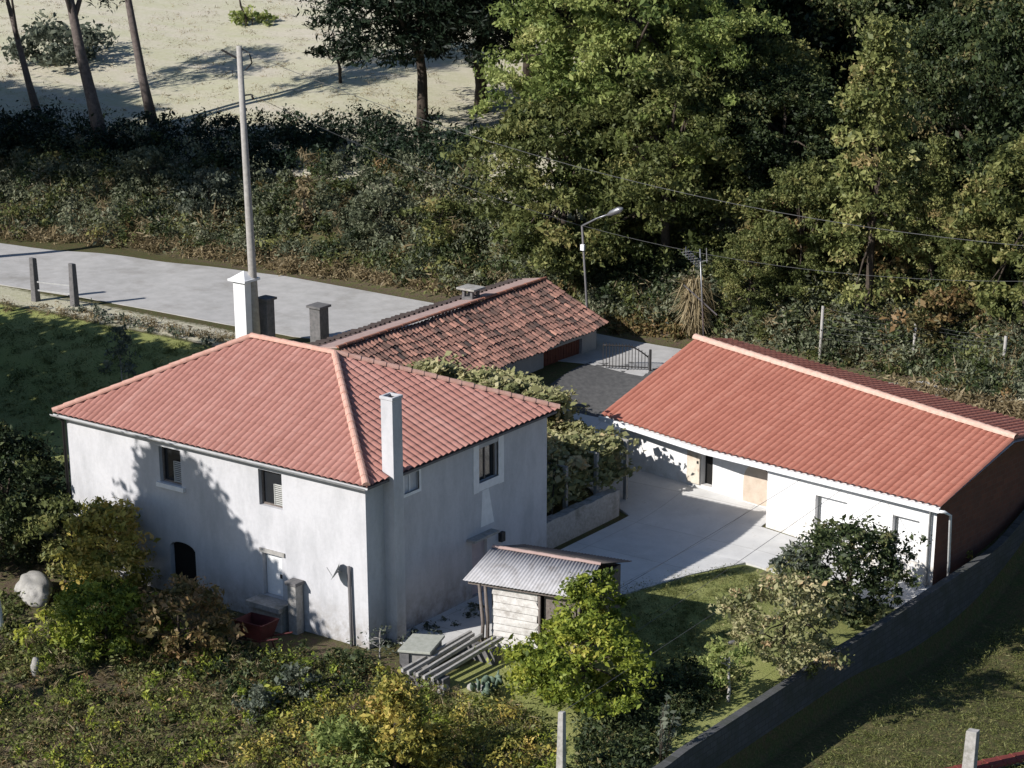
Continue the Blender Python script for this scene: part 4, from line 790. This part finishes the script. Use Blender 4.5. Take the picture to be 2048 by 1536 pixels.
thicket('verge_weeds', scatter_px([(0, 605), (300, 640), (480, 678), (470, 700), (300, 662), (0, 620)], 90), rng, L_straw, 40, .16, .3, .18, 'dry weeds on the verge along the near edge of the road', 'grass', .2)
thicket('dry_grass', scatter_px([(560, 545), (700, 560), (900, 590), (1000, 610), (1000, 590), (860, 575), (700, 540), (560, 520)], 150), rng, L_straw, 40, .3, .35, .3, 'dry brown grass along the far edge of the road', 'grass', .2)
thicket('dry_grass', scatter_px([(1210, 640), (1380, 655), (1380, 680), (1210, 665)], 60), rng, L_rust, 40, .25, .35, .3, 'fallen brown leaves and dry grass along the road beyond the iron gate', 'grass', .3)
thicket('dry_grass', scatter_px([(1750, 760), (1900, 790), (2110, 830), (2110, 870), (2000, 850), (1800, 790)], 160), rng, L_straw, 36, .3, .35, .35, 'dry pale grass on the slope above the roof of the long building', 'grass', .2)
for px, py, h, sd_, mt, lb in ((612, 470, 3.2, 71, L_straw, 'slim dry sapling standing out of the brambles right of the utility pole'), (760, 480, 2.6, 72, L_bramble, 'rounded grey green shrub in the middle of the bramble bank'), (880, 500, 2.4, 73, L_olive, 'olive shrub at the right of the bramble bank, below the dark pine'), (420, 440, 2.4, 74, L_grey, 'pale shrub in the brambles left of the utility pole'), (300, 400, 2.6, 75, L_bramble, 'grey green shrub below the straight pine trunk')):
    make_tree('bank_shrub', lb, 'shrub', G(px, py), sd_, .2, h, .45 if px == 612 else 1.5, 'column' if px == 612 else 'round', mt, M_bark, k=14 if px == 612 else 50, per=60, leaf=.2, cr=.45, tr=.05, limbs=10, shell=.5)
thicket('field_tufts', scatter_px([(-40, -20), (700, -20), (850, 120), (960, 230), (740, 245), (400, 250), (-40, 230)], 480), rng, L_straw, 34, .15, .6, .08, 'dry grass tufts scattered over the pale field', 'grass', .16)
# plume grass beside the long building
pg = G(1388, 672); V = []; 
for i in range(520):
    a = rng.uniform(0, 6.283); sp = rng.uniform(.15, 1.25); h = rng.uniform(.8, 3.1); b0 = pg+[rng.normal(0, .12), rng.normal(0, .12), 0]; m1 = b0+[math.cos(a)*sp*.45, math.sin(a)*sp*.45, h*.85]; e = b0+[math.cos(a)*sp, math.sin(a)*sp, h*rng.uniform(.25, .95)]
    wv = np.array([-math.sin(a), math.cos(a), 0])*.03
    V.append([b0-wv, b0+wv, m1+wv, m1-wv]); V.append([m1-wv, m1+wv, e+wv*.2, e-wv*.2])
o = link_mesh('plume_grass', quads_mesh('plume_grass', np.array(V)-pg, np.repeat(rng.uniform(.2, .9, len(V)//2), 2), L_straw), None, pg); tag(o, 'tall arching straw coloured plume grass below the antenna', 'plant')

# vine on its arbour between the house and the barn
vt = thing('grape_vine', 'grape vine spread over an arbour between the white house and the barn', 'vine', (-4, 15, 0))
vp = []
for _ in range(620):
    y = rng.uniform(11.2, 20.7); x0 = np.interp(y, [11, 16, 20, 20.7], [-9.5, -10.2, -10.4, -10.4]); x1 = np.interp(y, [11, 15.0, 16.6, 18.2, 19.5, 20.7], [-2.4, -2.3, -3.0, -5.8, -7.8, -9.6])
    vp.append((rng.uniform(x0, x1), y, 2.6+.25*math.sin(y*1.1)+rng.normal(0, .14)+.3*max(0, y-18)/3))
for _ in range(105):
    y = rng.uniform(10.6, 17.0); vp.append((rng.normal(-1.95, .16), y, rng.uniform(1.3, 2.5)))
for _ in range(60):
    x = rng.uniform(-6, -.8); vp.append((x-1.2, 16.9+rng.normal(0, .2)-.3*x*.3, rng.uniform(1.3, 2.6)))
for _ in range(170):                                            # the high end of the vine, grown up beside the barn eave
    q = rng.uniform(0, 1); P = atY(815+310*q, 712+70*q**1.2+rng.uniform(0, 34), rng.uniform(16.2, 18.4)); vp.append((P[0], P[1], P[2]-.25))
vp = np.array(vp); p, ti = clumps(rng, vp, .48*rng.choice([.5, .8, 1.1, 1.5], len(vp)), 66, .5); ti = ti*.8+.2
fo_ = link_mesh('foliage', quads_mesh('foliage', leaf_quads(rng, p, .25, (-.2, -.4, 1.7), .75)-0, ti, L_vine), None)
fo = fo_
fo.parent = vt; fo.location = -ORG[vt]
ab = MB()
for y in np.arange(11.2, 17.5, 2.0):
    for x in (-1.6, -5.2): ab.box(x-.07, x+.07, y-.07, y+.07, -.1, 2.5)
    ab.bar((-9.5, y, 2.5), (-1.5, y, 2.5), .06, .06)
ab.build('arbour_frame', M_conc, vt)
MB().tube([(-1.6, 12.0, -.1), (-1.5, 12.2, 1.2), (-1.8, 12.8, 2.5)], [.07, .05, .04], 7).build('stem', M_bark, vt)

# ------------------------------------------------------------------ garden shrubs
make_tree('lemon_bush', 'bright yellow green bush in front of the corrugated hut', 'bush', G(1165, 1415), 41, .35, 2.45, 2.15, 'round', L_lemon, M_bark, k=130, per=110, leaf=.17, cr=.42, tr=.09, limbs=7, shell=.6)
make_tree('lemon_bush', 'smaller yellow green bush against the right end of the hut', 'bush', G(1185, 1330), 42, .6, 3.0, 1.15, 'round', L_lemon, M_bark, k=42, per=100, leaf=.17, cr=.38, tr=.07, limbs=5, shell=.6)
make_tree('dark_bush', 'largest dark green bush against the white wall of the long building', 'bush', G(1690, 1240), 43, .1, 3.2, 2.25, 'round', L_dark, M_bark, k=140, per=90, leaf=.17, cr=.42, tr=.09, limbs=9, shell=.55)
make_tree('autumn_bush', 'loose autumn tinted bush on the lawn beside the dark green bush', 'bush', G(1565, 1345), 44, .15, 3.1, 2.1, 'round', L_vine, M_bark, k=110, per=66, leaf=.17, cr=.40, tr=.08, limbs=9, shell=.5)
make_tree('leafy_shrub', 'grey green leafy bush between the autumn bush and the sunlit yard', 'shrub', G(1590, 1225), 45, .2, 2.3, 1.1, 'round', L_grey, M_bark, k=36, per=60, leaf=.17, cr=.36, tr=.06, limbs=6, shell=.5)
make_tree('young_tree', 'young tree with a slim pale trunk beside the boundary wall', 'tree', G(1456, 1402), 46, .7, 1.9, .75, 'round', L_bright, M_granite, k=24, per=60, leaf=.15, cr=.3, tr=.06, limbs=4)
make_tree('yellow_shrub', 'yellow leaved shrub by the left end of the front wall', 'shrub', G(222, 1205), 47, .3, 3.3, 1.5, 'round', L_yellow, M_bark, k=90, per=85, leaf=.19, cr=.42, tr=.07, limbs=5, shell=.6)
make_tree('painted_shade_mass', 'dark leafy mass standing in for shade, cut by the left edge behind the boulder', 'tree', G(10, 1120), 63, .2, 4.6, 2.2, 'broad', L_dark, M_bark, k=150, per=130, leaf=.2, cr=.6, tr=.14, limbs=8, shell=.55)  # added dark mass; shade over the grass painted by its leaves
make_tree('green_shrub', 'dark green shrub at the left corner of the front wall', 'shrub', G(150, 1165), 48, .2, 2.9, 1.15, 'round', L_olive, M_bark, k=45, per=85, leaf=.19, cr=.40, tr=.07, limbs=5, shell=.6)
make_tree('green_shrub', 'low olive shrub between the boulder and the rusty shrub', 'shrub', G(215, 1290), 49, .1, 1.9, 1.9, 'round', L_lemon, M_bark, k=95, per=85, leaf=.18, cr=.42, tr=.06, limbs=4, shell=.6)
make_tree('rusty_shrub', 'rusty brown shrub before the dark arched cellar opening', 'shrub', G(362, 1318), 50, .1, 2.5, 1.6, 'round', L_rust, M_bark, k=60, per=85, leaf=.18, cr=.42, tr=.07, limbs=6, shell=.6)
make_tree('yellow_shrub', 'tall yellow green shrub at the bottom edge under the stone box', 'shrub', G(790, 1560), 51, .1, 2.9, 1.2, 'column', L_yellow, M_bark, k=70, per=85, leaf=.17, cr=.40, tr=.07, limbs=5, shell=.6)
make_tree('yellow_shrub', 'narrow yellow shrub at the bottom edge, right of the larger yellow green one', 'shrub', G(880, 1560), 52, .1, 1.6, .5, 'column', L_yellow, M_bark, k=22, per=70, leaf=.16, cr=.3, tr=.05, limbs=3, shell=.6)
make_tree('green_shrub', 'bushy olive shrub at the bottom edge, left of the tall yellow green shrub', 'shrub', G(690, 1580), 53, .1, 1.9, 1.1, 'round', L_bright, M_bark, k=45, per=80, leaf=.17, cr=.40, tr=.06, limbs=4, shell=.6)
make_tree('pale_sapling', 'thin pale sapling in the shaded grass behind the white house', 'tree', G(245, 778), 54, .5, 2.7, 1.1, 'cone', L_grey, M_granite, k=20, per=34, leaf=.18, cr=.36, tr=.04, limbs=7, shell=.3)
make_tree('grey_shrub', 'small grey green plant in the weeds left of the front corner', 'plant', G(600, 1405), 55, .05, 1.1, .55, 'round', L_grey, M_bark, k=16, per=50, leaf=.15, cr=.26, tr=.03, limbs=4)
make_tree('grey_shrub', 'low grey green plant farther left in the shaded weeds', 'plant', G(520, 1440), 56, .05, .9, .5, 'round', L_grey, M_bark, k=14, per=50, leaf=.15, cr=.26, tr=.03, limbs=4)
make_tree('dry_twigs', 'leafless grey twigs at the foot of the front corner of the house', 'plant', G(760, 1318), 57, .1, 1.2, .45, 'column', L_grey, M_granite, k=10, per=12, leaf=.12, cr=.3, tr=.03, limbs=14)
make_tree('yellow_shrub', 'small bright yellow plant growing by the brick gable', 'plant', G(1920, 1118), 58, .05, .75, .4, 'round', L_yellow, M_bark, k=12, per=50, leaf=.14, cr=.22, tr=.03, limbs=2)
wd_ = G(1318, 1520); t = thing('tall_weed', 'tall upright weeds in the shade beside the boundary wall', 'plant', wd_); lv = []; m = MB()
for i in range(9):
    a = rng.uniform(0, 6.283); r = rng.uniform(.05, .5); h = rng.uniform(1.2, 2.1); b0 = wd_+[math.cos(a)*r*.4, math.sin(a)*r*.4, -.05]; e = wd_+[math.cos(a)*r*1.3, math.sin(a)*r*1.3, h]; m.tube([b0, (b0+e)/2+[0, 0, .1], e], [.018, .014, .008], 5)
    for q in np.linspace(.25, 1, 26): lv.append(b0+(e-b0)*q+rng.normal(0, .06, 3))
m.build('stem', M_bark, t); lv = np.array(lv); link_mesh('foliage', quads_mesh('foliage', leaf_quads(rng, lv, .16, (0, 0, .5), .5)-wd_, rng.uniform(.3, .9, len(lv)), L_grey), t)
# prickly pear
cpx = G(985, 1392); pads = MB(); todo = [(cpx, 0, 0)]
for i in range(22):
    lvl = i % 3; a = rng.uniform(0, 6.283); c_ = cpx+[rng.normal(0, .24), rng.normal(0, .2), .12+.19*lvl+rng.uniform(0, .1)]; tl = unit(np.array([rng.normal(0, .5), rng.normal(0, .5), 1])); sd_ = unit(np.cross(tl, [math.cos(a), math.sin(a), 0])); nn = np.cross(tl, sd_); vs = []
    K = 12
    for o_ in (-.03, .03): vs += [c_+sd_*.12*math.cos(k)+tl*.18*math.sin(k)+nn*o_*.6 for k in np.linspace(0, 6.283, K, endpoint=False)]
    vs += [c_-nn*.045, c_+nn*.045]; pads.add(vs, [(k, (k+1) % K, K+(k+1) % K, K+k) for k in range(K)]+[(2*K, (k+1) % K, k) for k in range(K)]+[(2*K+1, K+k, K+(k+1) % K) for k in range(K)], True)
o = pads.build('prickly_pear', simple('cactus_green', (.12, .17, .12), (.08, .11, .08), 5, .6, .1), None, cpx); tag(o, 'prickly pear cactus at the end of the grey beams', 'cactus')

# ------------------------------------------------------------------ weeds and grass
def patch(name, poly, k, mat, per, leaf, cr, h, label, asp=.45): return thicket(name, scatter_px(poly, k), rng, mat, per, leaf, cr, h, label, 'ground cover', asp)
front = [(-40, 1300), (200, 1290), (480, 1310), (720, 1330), (900, 1390), (1080, 1420), (1120, 1560), (-40, 1560)]
patch('weeds', front, 500, L_grass, 60, .12, .36, .3, 'low green weeds covering the front garden')
patch('tall_weeds', front, 130, L_lemon, 60, .12, .34, .7, 'taller yellow green weeds scattered over the front garden')
patch('tall_weeds', [(480, 1480), (700, 1400), (1080, 1440), (1090, 1560), (480, 1560)], 120, L_yellow, 55, .12, .34, .8, 'tall yellowing weeds at the bottom edge')
patch('dry_stalks', front, 200, L_straw, 30, .3, .3, .4, 'dry stalks standing in the front garden', .07)
patch('dry_weeds', front, 380, L_rust, 50, .11, .30, .16, 'brown dry weeds among the green in the front garden')
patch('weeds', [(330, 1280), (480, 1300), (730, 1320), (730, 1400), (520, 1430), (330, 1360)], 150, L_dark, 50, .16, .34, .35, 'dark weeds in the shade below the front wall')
patch('weeds', [(-40, 1190), (150, 1180), (330, 1240), (330, 1330), (-40, 1330)], 130, L_olive, 46, .17, .38, .28, 'green weeds round the boulder')
patch('painted_shade_leaves', [(1170, 1450), (1290, 1350), (1400, 1330), (1470, 1345), (1440, 1400), (1330, 1490), (1270, 1560), (1150, 1560)], 190, L_dark, 80, .14, .4, .35, 'dark low leaves standing in for shade between the yellow green bush and the boundary wall')  # added dark leaves; deep shade on the lower lawn put into their colour
patch('field_grass', [(1600, 1560), (1760, 1420), (1960, 1290), (2110, 1180), (2110, 1560)], 900, L_grass, 40, .10, .34, .06, 'rough grass of the field at the bottom right', .16)
patch('lawn_grass', [(1240, 1180), (1480, 1130), (1540, 1160), (1480, 1300), (1330, 1330), (1220, 1240)], 420, L_grass, 60, .06, .3, .05, 'short lawn grass beside the yard', .25)
patch('weeds', [(130, 630), (470, 705), (440, 690), (160, 610)], 26, L_grey, 40, .16, .3, .2, 'tufts on the pale verge by the road')
patch('foundation_weeds', [(760, 1290), (870, 1250), (975, 1195), (985, 1215), (880, 1275), (800, 1310)], 26, L_grey, 36, .12, .22, .15, 'dry weeds along the foot of the shaded wall')

# ------------------------------------------------------------------ trees outside the frame that shade the garden, the wall and the bank
S1 = make_tree('garden_tree', 'broad garden tree beyond the left edge shading the front wall', 'tree', (-7.7, -13.8, float(terr(-7.7, -13.8))), 61, 9.4, 14.6, 3.8, 'cone', L_dark, M_bark, k=210, per=130, leaf=.40, cr=.9, tr=.35, limbs=8, lean=(-7.5, 0))
copy_tree(S1, (-21.5, -9, float(terr(-21.5, -9))), 'second garden tree beyond the left edge', 1.0, 0)
hd = MB(); hp = [(-60+i*1.4, 4.6) for i in range(25)]
hp_ = np.array([(x, y, z) for x, y in hp for z in np.arange(.6, 11.6, 1.0)]); p, ti = clumps(np.random.default_rng(8), hp_, 1.0, 110, .9); p[:, 2] = np.minimum(p[:, 2], 11.7)
tag(link_mesh('cypress_hedge', quads_mesh('cypress_hedge', leaf_quads(rng, p, .6, (0, 0, .3), .8), ti, L_dark)), 'tall clipped cypress hedge beyond the left edge', 'hedge')
for i, (x, y, s_) in enumerate([(-68, 25, 1.4), (-77, 22, 1.5)]):
    copy_tree(PM, (x, y, float(terr(x, y))), 'tall pine beyond the left edge of the picture', (s_, s_, s_), i*1.3, 'pines beyond the left edge')
TP = make_tree('pine_tree', 'tall pine beyond the left edge of the picture', 'tree', (-48, 21.5, float(terr(-48, 21.5))), 77, 12.5, 18.5, 3.6, 'umbrella', L_pine, M_bark2, k=110, per=120, leaf=.45, cr=1.1, tr=.35, limbs=10, asp=.3, flat=.5, shell=.3, group='pines beyond the left edge')
for i, (x, y) in enumerate([(-53.5, 22), (-59, 21), (-65, 23), (-71, 22)]): copy_tree(TP, (x, y, float(terr(x, y))), None, 1.0, i*1.4)
